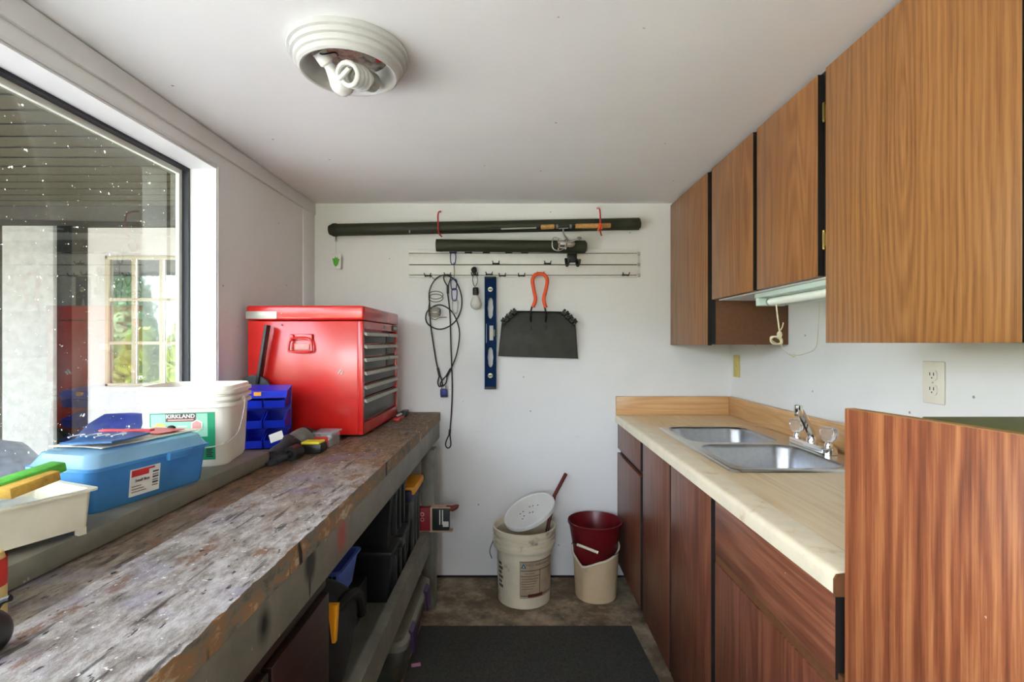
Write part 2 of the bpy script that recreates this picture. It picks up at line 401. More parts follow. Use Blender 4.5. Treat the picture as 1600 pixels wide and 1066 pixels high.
    pm('beige', srgb(214, 190, 154), .4, var=.07, scale=7, dirt=(srgb(150, 120, 88), 8, .64)); pm('cream', srgb(222, 212, 186), .5, var=.05)
    pm('tray_cream', srgb(206, 200, 178), .45, var=.04); pm('outlet', srgb(224, 218, 204), .35, var=.02); pm('old_yellow', srgb(206, 186, 110), .5, var=.06)
    pm('tube_white', srgb(236, 240, 232), .3, var=.02); pm('fixture', srgb(196, 214, 206), .4, var=.04)
    pm('lamp_white', srgb(188, 187, 184), .35, var=.02); pm('bulb_white', srgb(214, 214, 210), .25, var=.01); 
    s = NT('foil'); co = s.coord(); s.col(s.ramp(s.noise(co, 40, 4), [(.3, srgb(90, 84, 78)), (.55, srgb(190, 186, 176)), (.72, srgb(150, 140, 70))])); s.set(Metallic=.8, Roughness=.35)
    pm('label_green', srgb(40, 160, 110), .5, var=.1, scale=14); pm('label_pale', srgb(150, 206, 176), .5, var=.05); pm('label_deep', srgb(10, 138, 92), .5, var=.06)
    pm('print_dark', srgb(92, 78, 72), .5, var=.05); pm('print_black', srgb(30, 30, 32), .5); pm('print_pink', srgb(214, 150, 140), .5); pm('print_red', srgb(196, 40, 44), .5); pm('print_blue', srgb(40, 100, 140), .5); pm('sun_yellow', srgb(244, 206, 80), .5, var=.08)
    pm('sponge_green', srgb(76, 158, 46), .8, var=.2, scale=60, bump=.4); pm('sponge_yellow', srgb(186, 146, 58), .8, var=.2, scale=60, bump=.4)
    pm('glove_grey', srgb(104, 100, 92), .8, var=.15, scale=40, bump=.4); pm('glove_dark', srgb(44, 42, 46), .85, var=.3, scale=40, bump=.4); pm('grey_tab', srgb(122, 126, 124), .5)
    pm('carton_red', srgb(150, 26, 44), .5, var=.08); pm('carton_green', srgb(34, 42, 38), .5, var=.1); pm('carton_edge', srgb(196, 168, 138), .7)
    pm('bag_green', srgb(24, 44, 26), .8, var=.3, scale=20, bump=.4); pm('pink', srgb(226, 150, 200), .6); pm('purple', srgb(66, 40, 84), .45)
    pm('stick', srgb(96, 34, 24), .4, var=.15, scale=30); pm('mag_cream', srgb(214, 206, 186), .45, var=.12, scale=18); pm('pack_blue', srgb(24, 92, 148), .35, var=.25, scale=22); pm('pack_red', srgb(190, 40, 52), .4)
    pm('leaf_print', srgb(84, 176, 36), .5); pm('air_card', srgb(228, 228, 224), .5, var=.02); pm('slat_white', srgb(226, 226, 222), .45, var=.03)
    pm('rope_cream', srgb(222, 212, 180), .7, var=.1, scale=60); pm('stain_yellow', srgb(214, 196, 110), .6); pm('can_yellow', srgb(214, 190, 120), .4)
    def plastic(name, c, alpha, rough=.25, tcol=None):
        s = NT(name); co = s.coord()
        tr = s.n('BsdfTransparent', ins={'Color': (*(tcol or c), 1)})
        s.col(s.ramp(s.noise(co, 9, 3), [(.3, tuple(x*.8 for x in c)), (.7, c)])); s.set(Roughness=rough)
        m = s.n('MixShader', ins={0: alpha, 1: tr.outputs[0], 2: s.b.outputs[0]})
        s.t.links.new(m.outputs[0], s.t.nodes['Material Output'].inputs[0])
    plastic('clear_blue', srgb(92, 170, 226), .58, .2, srgb(128, 190, 238)); plastic('clear_blue_lid', srgb(168, 212, 232), .48, .2, srgb(190, 224, 240))
    plastic('clear_bin', srgb(150, 150, 140), .45, .3, srgb(220, 216, 205)); plastic('clear_lid', srgb(170, 168, 154), .6, .3, srgb(220, 216, 205))
    s = NT('acrylic'); s.col(s.ramp(s.noise(s.coord(), 20, 2), [(.3, (.86, .88, .92)), (.7, (.95, .96, .98))])); s.set(Roughness=.06, Transmission_Weight=.9, IOR=1.45); plastic('bubble', srgb(220, 222, 224), .3, .15, srgb(240, 242, 244)); plastic('vial', srgb(206, 204, 120), .55, .15, srgb(230, 235, 170))
make_materials()

# ---------------------------------------------------------------- room
XL, XR, YB, ZC, YR = -1.105, 1.186, 2.807, 2.053, -1.7
def struct(name, mb, mat, parent=None, **k):
    o = mb.build(name, mat, parent, **k)
    o['kind'] = 'structure'
    return o
m = MB(); m.box(XL-.145, XR+.1, YR-.1, YB+.1, -.12, 0); struct('floor', m, 'concrete', smooth=False)
m = MB(); m.box(XL-.145, XR+.1, YR-.1, YB+.1, ZC, ZC+.25); struct('ceiling', m, 'ceiling_paint', smooth=False)
m = MB(); m.box(XL-.145, XR+.1, YB, YB+.1, .014, ZC); wb = struct('wall_back', m, 'wall_paint', smooth=False)
m = MB(); m.box(XL-.1, XR, YB+.004, YB+.09, -.01, .014); struct('trim_5', m, 'cab_dark', smooth=False)
for o_ in (C.objects['trim_5'],): o_['label'] = 'dark gap strip under the back wall panel'
m = MB(); m.box(XR, XR+.1, YR, YB, 0, ZC); struct('wall_right', m, 'wall_paint', smooth=False)
m = MB()   # left wall around the window opening
m.box(XL-.145, XL, WIN_Y1, YB, 0, ZC); m.box(XL-.145, XL, YR, WIN_Y0, 0, ZC)
m.box(XL-.145, XL, WIN_Y0, WIN_Y1, 0, WIN_Z0-.04); m.box(XL-.145, XL, WIN_Y0, WIN_Y1, WIN_Z1, ZC)
struct('wall_left', m, 'wall_paint', smooth=False)
m = MB(); m.box(XL-.145, -1.05, YR-.1, YR, 0, ZC); m.box(-.1, XR+.1, YR-.1, YR, 0, ZC); m.box(-1.05, -.1, YR-.1, YR, 2.02, ZC); m.box(-1.05, -.1, YR-.1, YR, 0, .75)   # unseen opening added behind the camera to let in fill light
struct('wall_rear', m, 'wall_paint', smooth=False)
# window: white jamb lining, black gasket, vinyl stop, pane
win = bpy.data.objects.new('window_1', None); C.objects.link(win); win.location = (XL-.1, .57, WIN_Z0); win['kind'] = 'structure'
BASE[win] = Matrix.Translation(win.location)
def frame_ring(y0, y1, z0, z1, t, x0, x1, bev=0):
    m = MB()
    m.box(x0, x1, y1-t, y1, z0, z1, bev); m.box(x0, x1, y0, y0+t, z0, z1, bev)
    m.box(x0, x1, y0+t, y1-t, z1-t, z1, bev); m.box(x0, x1, y0+t, y1-t, z0, z0+t, bev)
    return m
frame_ring(WIN_Y0, WIN_Y1, WIN_Z0-.038, WIN_Z1, .006, -1.2, XL+.003).build('jamb_lining', 'trim_paint', win, smooth=False)
frame_ring(WIN_Y0+.004, WIN_Y1-.004, WIN_Z0-.034, WIN_Z1-.004, .011, -1.222, -1.198).build('gasket', 'gasket', win, smooth=False)
frame_ring(WIN_Y0+.008, WIN_Y1-.008, WIN_Z0-.034, WIN_Z1-.008, .024, -1.234, -1.222).build('outer_frame', 'vinyl', win, smooth=False)
m = MB(); m.box(-1.238, -1.2342, WIN_Y0+.012, WIN_Y1-.012, WIN_Z0-.03, WIN_Z1-.012); m.build('pane', 'glass', win, smooth=False)
# casing (thin raised edge round the opening)
m = frame_ring(WIN_Y0-.012, WIN_Y1+.012, WIN_Z0-.05, WIN_Z1+.012, .010, XL, XL+.006, .002); struct('trim_1', m, 'trim_paint')
m = MB(); m.box(XL, XL+.012, WIN_Y0, YB, WIN_Z1+.052, ZC-.004, .002); struct('trim_2', m, 'trim_paint')
m = MB(); m.box(XL, XL+.006, 2.66, YB, .93, ZC-.004, .001); struct('trim_3', m, 'wall_paint')

# ---------------------------------------------------------------- outside: patio, porch, door wall, garden
m = MB(); m.box(-30, 14, -30, 14, -.20, -.125); struct('ground', m, 'lawn', smooth=False)
m = MB(); m.box(-9.5, XL-.145, -4.4, .55, -.125, -.06); struct('patio', m, 'patio', smooth=False)
m = MB(); m.box(-9.5, XL-.145, .55, 3.6, -.125, -.06); struct('porch_bounce_block', m, 'bounce_block_brown', smooth=False)  # unseen dark floor added to cut bounce light under the porch
m = MB(); m.box(XL-.145, 4.0, -4.4, YR-.1, -.125, -.06); struct('patio_path', m, 'patio', smooth=False)
SOF, PY0, PY1, PX0 = EYE+.90, .72, 3.40, -7.5  # roof carried on out of view to keep the porch darker
m = MB(); m.box(PX0, XL-.145, PY0, 3.9, SOF+.012, SOF+.16); roof = struct('porch_roof', m, 'groove', smooth=False)
m = MB(); m.box(PX0, XL-.145, PY0-.03, PY0, SOF-.05, SOF+.18); m.build('fascia', 'brown_trim', roof, smooth=False)
m = MB(); m.box(XL-.145, XR+.3, YR-2.0, YR-.1, 2.22, 2.32); struct('rear_sky_block', m, 'trim_paint', smooth=False)  # unseen overhang added to limit sky light through the rear opening
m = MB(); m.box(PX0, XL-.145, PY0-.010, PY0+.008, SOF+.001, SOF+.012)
j0 = m.build('groove_shade_strip', 'groove', roof, smooth=False); k = 1  # near-black strip set in as the shade of each soffit groove
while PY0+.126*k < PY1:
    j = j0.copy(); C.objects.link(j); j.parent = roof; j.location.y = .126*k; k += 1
me0 = None; y = PY0
while y+.126 <= PY1+.02:
    if me0 is None:
        m = MB(); m.prism([(0.008, 0), (.116, 0), (.116, .010), (.008, .010)], 'x', PX0, XL-.145)
        m.bm.transform(Matrix.Translation((0, y, SOF)))
        p0 = m.build('soffit_panel', 'soffit', roof, smooth=False); me0 = p0.data; y00 = y
    else:
        p = p0.copy(); C.objects.link(p); p.parent = roof; p.location.y = y-y00
    y += .126
m = MB(); m.box(PX0, XL-.145, PY1, 3.56, EYE+.815, SOF+.012); struct('porch_beam', m, 'brown_trim', smooth=False)
# door wall
WY = 3.59
m = MB(); m.box(-3.60, -3.24, WY, WY+.12, -.06, SOF+.01, .006); struct('wall_porch', m, 'stucco')
m = MB(); m.box(-7.5, -3.60, WY+.02, WY+.12, -.06, SOF+.01); struct('wall_porch_shade_end', m, 'brown_trim', smooth=False)  # unseen wall extension added with the wider roof to dim the porch
m = MB(); m.box(-3.24, -3.11, WY+.03, WY+.12, -.06, SOF+.01); struct('wall_porch_recess', m, 'groove', smooth=False)
m = MB(); m.box(-3.11, -3.005, WY+.0, WY+.12, -.06, SOF+.01, .004); struct('trim_4', m, 'brown_trim')
m = MB(); m.box(-2.12, XL-.145, WY, WY+.12, -.06, SOF+.01); struct('wall_porch_side', m, 'stucco', smooth=False)
m = MB(); m.box(-3.005, -2.12, WY, WY+.12, EYE+.812, SOF+.01); struct('trim_6', m, 'brown_trim', smooth=False)
door = bpy.data.objects.new('door_1', None); C.objects.link(door); door.location = (-2.56, WY, -.06); door['kind'] = 'structure'; BASE[door] = Matrix.Translation(door.location)
gx0, gx1, gz0, gz1 = -2.875, -2.292, EYE-.305, EYE+.61
m = MB()
m.box(-3.005, gx0, WY+.01, WY+.055, -.05, EYE+.81); m.box(gx1, -2.12, WY+.01, WY+.055, -.05, EYE+.81)
m.box(gx0, gx1, WY+.01, WY+.055, -.05, gz0); m.box(gx0, gx1, WY+.01, WY+.055, gz1, EYE+.81)
m.build('door_leaf', 'door_paint', door, smooth=False)
frame_lite = MB()
for a in (gx0, gx1-.022): frame_lite.box(a, a+.022, WY-.004, WY+.02, gz0, gz1, .003)
for a in (gz0, gz1-.022): frame_lite.box(gx0, gx1, WY-.004, WY+.02, a, a+.022, .003)
frame_lite.build('lite_frame', 'muntin', door)
for k in (1, 2):
    x = gx0+(gx1-gx0)*k/3; z = gz0+(gz1-gz0)*k/3
    m = MB(); m.box(x-.011, x+.011, WY+.0, WY+.02, gz0+.02, gz1-.02, .003); m.build('muntin', 'muntin', door)
    m = MB(); m.box(gx0+.02, gx1-.02, WY+.001, WY+.021, z-.011, z+.011, .003); m.build('muntin', 'muntin', door)
for i in range(3):
    for j in range(3):
        w, h = (gx1-gx0)/3, (gz1-gz0)/3
        m = MB(); m.box(gx0+w*i+.01, gx0+w*(i+1)-.01, WY+.022, WY+.028, gz0+h*j+.01, gz0+h*(j+1)-.01); m.build('pane', 'mirror_pane', door, smooth=False)
# covered things on the patio
def mound(name, mat, c, sx, sy, h, label, seed):
    m = MB(); n = 28; rings = []
    for i in range(10):
        t = i/9; a = t*PI/2; k = math.cos(a)**.55
        rings.append([Vector((c[0]+sx*k*math.cos(2*PI*j/n), c[1]+sy*k*math.sin(2*PI*j/n), c[2]+h*math.sin(a)**.9)) for j in range(n)])
    m.rings(rings); m.jitter(.045, 3.5, seed)
    lo = min(v.co.z for v in m.bm.verts)
    for v in m.bm.verts: v.co.z += c[2]-lo
    return tag(m.build(name, mat, ang=80), label, 'cover')
mound('barbecue_cover', 'tarp_blue', (-1.95, 2.62, -.06), .36, .32, .97, 'dark blue draped cover over a domed patio thing outside the window', 3)
mound('furniture_cover', 'tarp_grey', (-2.05, 1.86, -.06), .40, .28, .96, 'grey crumpled cover lying low beside the blue one outside', 9)
# trees of the garden (seen mirrored in the door panes)
def conifer(h, r, nleaf, seed):
    rnd = random.Random(seed); m = MB(); bm = m.bm
    for k in range(nleaf):
        t = rnd.random()**.8; z = .05+t*h; rad = r*(1-t)**.55*(.75+.3*rnd.random()); a = rnd.random()*2*PI
        p = Vector((rad*math.cos(a), rad*math.sin(a), z)); s_ = .10+.10*rnd.random()
        d = Vector((math.cos(a), math.sin(a), rnd.uniform(-.2, 1.4))).normalized()
        q = d.cross(Vector((0, 0, 1))).normalized()
        vs = [bm.verts.new(x) for x in (p-q*s_*.5, p+q*s_*.5, p+d*s_*1.6)]
        bm.faces.new(vs)
    core = MB(); core.lathe([(r*.6, .1), (r*.75, h*.3), (r*.5, h*.7), (.05, h*.97)], 10); m.add(core.bm)
    return m
def tree(name, label, loc, h, r, n, mat, seed, group=None, trunk=True, src=None):
    t = T(name, label, 'tree', loc, rotz=seed*.7, group=group)
    if src is None: f = conifer(h, r, n, seed).build('foliage', mat, t, local=True, smooth=False)
    else:
        f = bpy.data.objects.new('foliage', src.data); C.objects.link(f); f.parent = t; BASE[f] = BASE[t]; f.scale = (1, 1, h/2.4)
    m = MB(); m.tube([(0, 0, -.02), (0, 0, h*.5)], [.07, .04], 8); m.build('trunk', 'bark', t, local=True)
    return f
src = None
for k in range(9):
    f = tree('hedge_cedar', 'yellow-green columnar cedar in the garden hedge', (-13+k*1.3, -5.2+.25*math.sin(k*2.1), -.125), 2.2+.45*math.sin(k*1.7), .5, 1500, 'leaf_yellow', k+1, 'cedars of the garden hedge', src=src)
    src = src or f
for k in range(4):
    tree('garden_tree', ['tall dark green tree behind the cedar hedge', 'broad green tree rising above the hedge', 'slim green tree behind the cedar hedge', 'leafy green tree at the end of the hedge'][k], (-18+k*4.0, -10-1.2*(k % 2), -.125), [5.4, 4.6, 5.0, 4.2][k], [1.5, 1.5, 1.1, 1.3][k], 2500, 'leaf_green', 20+k)

# ---------------------------------------------------------------- workbench
BZ, BX, LX = .909, -.41, -.776
bench = T('workbench', 'long scarred wooden workbench with grey painted apron under the window', 'workbench', (-.75, 1.4, 0))
def rough_plank(x0, x1, y0, y1, z0, z1, amp, seed):
    m = MB(); ny = 330; nx = 6; rings = []
    for i in range(ny+1):
        y = y0+(y1-y0)*i/ny; prof = []
        def P(x, z, e):
            q = Vector((x*6, y*38, z*60+seed)); d = max(0, noise.noise(q)-.1)*amp*e*1.6+noise.noise(q*.2)*amp*e*.25; d2 = noise.noise(q*2.6+Vector((3, 1, 7)))*amp*e*.6
            return Vector((x-abs(d)*(1 if x > (x0+x1)/2 else -1), y, z+d2*.5-abs(d)*.5*(z > (z0+z1)/2)))
        for k in range(nx+1): prof.append(P(x0+(x1-x0)*k/nx, z1, 1 if k == nx else .18))
        prof.append(P(x1, z1-.008, .7)); prof.append(P(x1, (z0+z1)/2, .3)); prof.append(P(x1, z0, .2)); prof.append(P(x0, z0, 0))
        rings.append(prof)
    return m.rings(rings)
top = rough_plank(-.668, BX, -1.3, YB-.004, BZ-.045, BZ, .008, 1).build('front_plank', 'bench_plank', bench, ang=60)
top.data.materials.append(MATS['bench_edge'])
for p in top.data.polygons:
    if p.normal.x > .75: p.material_index = 1
rough_plank(XL+.006, -.672, -1.3, YB-.004, BZ-.05, BZ-.006, .003, 5).build('back_board', 'bench_board', bench, ang=60)
m = MB(); m.box(BX-.045, BX-.004, -1.3, YB-.006, BZ-.139, BZ-.046, .003); m.build('apron', 'bench_grey', bench)
for yy in (2.48, 1.21): 
    m = MB(); m.box(-.455 if yy > 2 else -.452, -.392 if yy > 2 else -.41, yy, yy+.09, 0, BZ-.05 if yy < 2 else BZ-.14, .003)
    if yy > 2: m.build('leg', 'bench_grey', bench)
m = MB(); m.box(-1.05, -.96, 2.48, 2.57, 0, BZ-.05, .003); m.build('leg', 'bench_grey', bench)
m = MB(); m.box(-1.07, -.447, 1.20, YB-.01, .310, .335); m.build('shelf', 'bench_grey', bench, smooth=False)
rp = rough_plank(-.445, BX+.002, 1.196, 2.478, .290, .390, .004, 9); rp.build('shelf_rail', 'bench_grey', bench, ang=28)
m = MB(); m.box(LX-.32, LX, -1.3, 1.62, BZ-.004, BZ+.037, .006); tag(m.build('ledge_board', 'bench_grey'), 'grey painted ledge board along the window at the back of the bench', 'ledge')
LZ = BZ+.037

# ---------------------------------------------------------------- red tool chest
cx0, cx1, cy0, cy1, cz0, cz1 = -1.068, -.607, 2.04, 2.64, .92, 1.437
ch = T('tool_chest', 'large red metal tool chest with grey drawers on the workbench', 'tool chest', ((cx0+cx1)/2, (cy0+cy1)/2, BZ))
m = MB(); m.box(cx0, cx1-.02, cy0+.003, cy1-.003, cz0, 1.376, .004)
m.box(cx1-.02, cx1, cy0, cy0+.022, cz0, 1.376, .003); m.box(cx1-.02, cx1, cy1-.03, cy1, cz0, 1.376, .003)
m.box(cx1-.02, cx1, cy0+.02, cy1-.02, 1.345, 1.376); m.box(cx1-.02, cx1, cy0+.02, cy1-.02, cz0, .965)
m.build('body', 'chest_red', ch)
m = MB(); m.box(cx0-.003, cx1+.004, cy0-.003, cy1+.003, 1.379, cz1, .009, 3); m.build('lid', 'chest_red', ch)
m = MB(); m.box(cx0-.004, cx0+.12, cy0-.0045, cy0-.002, 1.384, 1.414, .001); m.build('lid_plate', 'lip_grey', ch)
lips = [1.337, 1.285, 1.231, 1.177, 1.120, 1.066, .968]
for i in range(6):
    z1, z0 = lips[i], lips[i+1]+.004
    cols = [(cy0+.024, 2.425), (2.44, cy1-.032)] if i < 3 else [(cy0+.024, cy1-.032)]
    for a, b in cols:
        m = MB(); m.box(cx1-.018, cx1-.006, a, b, z0, z1-.004, .002); d = m.build('drawer', 'drawer_grey', ch)
        m = MB(); m.prism([(cx1-.012, z1-.002), (cx1+.006, z1-.006), (cx1+.010, z1-.020), (cx1+.006, z1-.020), (cx1-.006, z1-.012)], 'y', a, b); m.build('pull_lip', 'lip_grey', d)
m = MB(); m.box(cx1-.002, cx1+.005, 2.52, 2.60, 1.348, 1.373, .001); bd = m.build('badge', 'print_black', ch)
m = MB(); m.box(cx1+.004, cx1+.006, 2.53, 2.595, 1.354, 1.367, .0005); m.build('badge_plate', 'lip_grey', bd)
m = MB(); m.lathe([(.008, 0), (.008, .006), (.005, .008)], 16, axis_m((cx1, 2.36, 1.36), (cx1+.1, 2.36, 1.36))); m.build('lock', 'chrome', ch)
# bail handle on the end
hx, hz = -.850, 1.288
m = MB(); m.box(hx-.045, hx+.045, cy0-.004, cy0+.001, hz+.012, hz+.036, .002); m.box(hx-.045, hx-.030, cy0-.012, cy0, hz+.008, hz+.034, .003); m.box(hx+.030, hx+.045, cy0-.012, cy0, hz+.008, hz+.034, .003)
hd = m.build('handle_plate', 'chest_red', ch)
m = MB(); m.tube([(hx-.034, cy0-.013, hz+.016), (hx-.046, cy0-.016, hz-.022), (hx-.036, cy0-.017, hz-.034), (hx+.036, cy0-.017, hz-.034), (hx+.046, cy0-.016, hz-.022), (hx+.034, cy0-.013, hz+.016)], .005, 10, closed=True, smooth=4); m.build('bail', 'chest_red', hd)
m = MB(); m.box(hx-.03, hx+.03, cy0-.002, cy0+.001, hz-.026, hz-.004, .001); m.build('recess_plate', 'print_pink', hd)
for dx, dz, l in ((0, 0, .018), (.012, -.003, .013)):
    m = MB(); m.bar((-.706+dx, cy0-.0005, 1.165+dz), (-.706+dx+l*.7, cy0-.0005, 1.165+dz+l), .006, .002); m.build('chip_mark', 'label_white', ch)
for x_, z_ in ((-.93, 1.405), (-.93, 1.36)):
    m = MB(); m.ball((x_, cy0-.002, z_), .004, sub=1); m.build('rivet', 'lip_grey', ch)
for x_ in (cx0+.03, cx1-.14):
    for y_ in (cy0+.12, cy1-.06):
        m = MB(); m.box(x_, x_+.05, y_, y_+.03, BZ-.006, cz0+.002); m.build('foot', 'black', ch)
t = T('pocket_clamp', 'small red clamp with black end beside the tool chest foot', 'clamp', (-.575, 2.58, BZ))
m = MB(); m.box(-.592, -.560, 2.47, 2.60, BZ, BZ+.014, .004); m.build('body', 'red_plastic', t)
m = MB(); m.box(-.585, -.555, 2.60, 2.68, BZ, BZ+.032, .005); m.build('end_block', 'black', t)
m = MB(); m.tube([(-.58, 2.49, BZ+.02), (-.57, 2.56, BZ+.024)], .006, 8); m.build('screw', 'chrome', t)

# ---------------------------------------------------------------- small parts bins
bt = T('parts_bin_rack', 'blue plastic small-parts bins stacked in three rows before the red chest', 'bin rack', (-.968, 1.93, BZ-.006), rotz=R(14))
def bin_shape(x0, x1, z, d=.10, h=.055):
    m = MB(); t_ = .003
    side = [(-d, z), (0, z), (0, z+h), (-d*.45, z+h), (-d*1.12, z+h*.52)]
    m.prism(side, 'x', x0, x0+t_); m.prism(side, 'x', x1-t_, x1)
    m.prism([(-d, z), (0, z), (0, z+t_), (-d, z+t_)], 'x', x0, x1)
    m.prism([(-d, z), (-d*1.12, z+h*.52), (-d*1.12+t_, z+h*.52), (-d+t_, z)], 'x', x0, x1)
    m.prism([(-t_, z), (0, z), (0, z+h), (-t_, z+h)], 'x', x0, x1)
    return m
m = MB(); m.box(-.115, .115, .004, .014, 0, .225, .002); m.build('back_panel', 'bin_blue', bt, local=True)
for r_ in range(3):
    for c_ in range(3):
        x0 = -.112+c_*.076
        bb = bin_shape(x0, x0+.072, .006+r_*.072).build('bin', 'bin_blue', bt, local=True, smooth=False)
m = MB(); m.prism([(-.098, .205), (.004, .222), (.004, .226), (-.10, .212), (-.118, .188), (-.112, .186)], 'x', -.118, .118); m.build('top_shelf', 'bin_blue', bt, local=True, smooth=False)
m = MB(); m.box(.010, .034, -.1125, -.106, .196, .209, mtx=None); m.build('orange_sticker', 'amber', bt, local=True, smooth=False)
# black two-handled tool standing behind the pail
st = T('black_shears', 'black tool with two flat spread handles standing behind the white pail', 'hand tool', (-1.02, 2.008, BZ-.006))
TY = 2.008
p = W(418, 508, TY); q = W(404, 600, TY)
m = MB(); m.bar(q, p, .012, .034, .003); m.build('handle', 'black', st)
p2 = W(324, 558, TY); q2 = W(352, 612, TY)
m = MB(); m.bar(q2, p2, .012, .024, .003); m.build('handle', 'black', st)
c_ = W(398, 612, TY)
m = MB(); m.prism([(c_.x+.066*math.cos(a*PI/12), c_.z+.066*math.sin(a*PI/12)) for a in range(13)]+[(c_.x-.03, BZ-.006), (c_.x+.02, BZ-.006)], 'y', TY-.008, TY+.008); m.build('plate', 'black', st)
m = MB(); m.bar(q2, (c_.x, TY, BZ+.05), .01, .02, .002); m.build('arm', 'black', st)

# ---------------------------------------------------------------- white pail with green label
pt = T('washing_pail', 'square white plastic pail with green printed label on the ledge', 'pail', (-.928, 1.50, LZ), rotz=R(13))
def sq_ring(h, r, z, n=6): return [Vector((x, y, z)) for x, y in rrect(-h, h, -h, h, r, n)]
m = MB(); m.rings([sq_ring(.100, .035, 0), sq_ring(.105, .038, .010), sq_ring(.112, .04, .165), sq_ring(.1145, .04, .218), sq_ring(.1125, .04, .222), sq_ring(.109, .038, .215), sq_ring(.102, .035, .012)])
pb = m.build('body', 'plastic_white', pt, local=True)
for z_ in (.170, .188, .206):
    m = MB(); m.rings([sq_ring(.114, .04, z_-.007), sq_ring(.1215, .044, z_-.005), sq_ring(.1215, .044, z_+.005), sq_ring(.114, .04, z_+.007), sq_ring(.111, .039, z_)], closed=True, cap=False)
    m.build('rim_band', 'plastic_white', pt, local=True)
fy = -.1125
def on_face(x0, x1, z0, z1, off, mat, name, par):
    m = MB(); f = lambda z: -(.105+.007*(z-.01)/.155)-off
    m.rings([[Vector((x0, f(z0), z0)), Vector((x1, f(z0), z0)), Vector((x1, f(z1), z1)), Vector((x0, f(z1), z1))], [Vector((x0, f(z0)+.002, z0)), Vector((x1, f(z0)+.002, z0)), Vector((x1, f(z1)+.002, z1)), Vector((x0, f(z1)+.002, z1))]])
    return m.build(name, mat, par, local=True, smooth=False)
lb = on_face(-.080, .078, .020, .152, .0006, 'label_deep', 'label', pt)
on_face(-.077, .060, .085, .149, .0010, 'label_pale', 'label_fade', lb)
on_face(-.042, .032, .128, .150, .0014, 'print_dark', 'name_panel', lb)
mt = face_m((-.005, -.1145, .1425), (1, 0, 0), (0, 0, 1)); text('lettering', 'KIRKLAND', 'label_white', lb, mt, .0145, .0004, sx=1.0, bold=.0003)
on_face(-.036, .026, .1305, .1345, .0018, 'print_pink', 'name_line', lb)
on_face(-.026, .020, .098, .108, .0016, 'print_pink', 'title_line', lb); on_face(-.014, .010, .1135, .1165, .0016, 'label_white', 'small_line', lb)
star = []
for k in range(24):
    a = 2*PI*k/24; r_ = .0185 if k % 2 == 0 else .0125; star.append((-.056+r_*math.cos(a), .112+r_*math.sin(a)*.85))
m = MB(); m.prism(star, 'y', -.1122, -.1105); m.build('sunburst', 'sun_yellow', lb, local=True, smooth=False)
hexa = [(.034+.016*math.cos(a), .116+.017*math.sin(a)) for a in (R(30), R(90), R(150), R(210), R(270), R(330))]
m = MB(); m.prism(hexa, 'y', -.1125, -.1108); m.build('emblem', 'label_white', lb, local=True, smooth=False)
m = MB(); m.prism([(.034+.8*(x-.034), .116+.8*(z-.116)) for x, z in hexa], 'y', -.1128, -.112); m.build('emblem_face', 'print_pink', lb, local=True, smooth=False)
for k in range(5): on_face(.056, .072-.003*(k % 2), .028+k*.005, .031+k*.005, .0014, 'print_black', 'text_line', lb)
m = MB(); m.ball((.118, .0, .178), .012, (.7, 1, 1), 2); m.build('handle_boss', 'plastic_white', pt, local=True)
m = MB(); m.tube([(.124, .0, .178), (.126, -.02, .14), (.122, -.07, .085), (.09, -.125, .062), (0, -.145, .056), (-.09, -.125, .062), (-.122, -.07, .085), (-.126, -.02, .14), (-.124, 0, .178)], .0018, 6, smooth=5); m.build('bail', 'chrome', pt, local=True)

# ---------------------------------------------------------------- blue case with papers
ang = math.atan2(.306, .068)-PI/2
bc = T('storage_case', 'translucent blue plastic case with pale lid on the window ledge', 'case', (-.881, 1.162, LZ), rotz=ang)
L_, D_ = .165, .083   # local x across (towards the room), y along
def case_ring(dx, dy, z, r=.02): return [Vector((x, y, z)) for x, y in rrect(-dx, dx, -dy, dy, r, 5)]
m = MB(); m.rings([case_ring(.072, 0.1330, .0), case_ring(.076, 0.1370, .006), case_ring(.083, 0.1450, .088), case_ring(.080, 0.1420, .088), case_ring(.073, 0.1340, .006)], cap=True); cb = m.build('body', 'clear_blue', bc, local=True)
m = MB(); m.rings([case_ring(.087, 0.1490, .086), case_ring(.087, 0.1490, .092), case_ring(.084, 0.1460, .094), case_ring(.076, 0.1360, .117, .03), case_ring(.068, 0.1280, .121, .03)], cap=True); m.build('lid', 'clear_blue_lid', bc, local=True)
m = MB(); m.rings([case_ring(.089, 0.1510, .087), case_ring(.089, 0.1510, .0925), case_ring(.0862, 0.1480, .0925), case_ring(.0862, 0.1480, .087)], closed=True, cap=False); m.build('lid_rim', 'clear_blue', bc, local=True)
m = MB(); m.box(.084, .096, .02, .085, .074, .092, .003); m.build('latch', 'clear_blue', bc, local=True)
for k, (x, y, s_) in enumerate(((0, .08, .03), (.02, .02, .026), (-.02, -.05, .03), (.03, -.09, .022))):
    m = MB(); m.ball((x, y, .006+s_*.6), s_, (1, 1.5, .6), 2).jitter(.008, 30, k); m.build('stored_item', ['lock_blue', 'navy', 'basket_blue', 'grey_tab'][k], bc, local=True)
lab = MB(); lab.rings([[Vector((.0782+.0068*(z-.008)/.078, y, z)) for y, z in ((-.062, .014), (.008, .014), (.008, .072), (-.062, .072))], [Vector((.0762+.0068*(z-.008)/.078, y, z)) for y, z in ((-.062, .014), (.008, .014), (.008, .072), (-.062, .072))]])
lab = lab.build('label', 'label_white', bc, local=True, smooth=False)
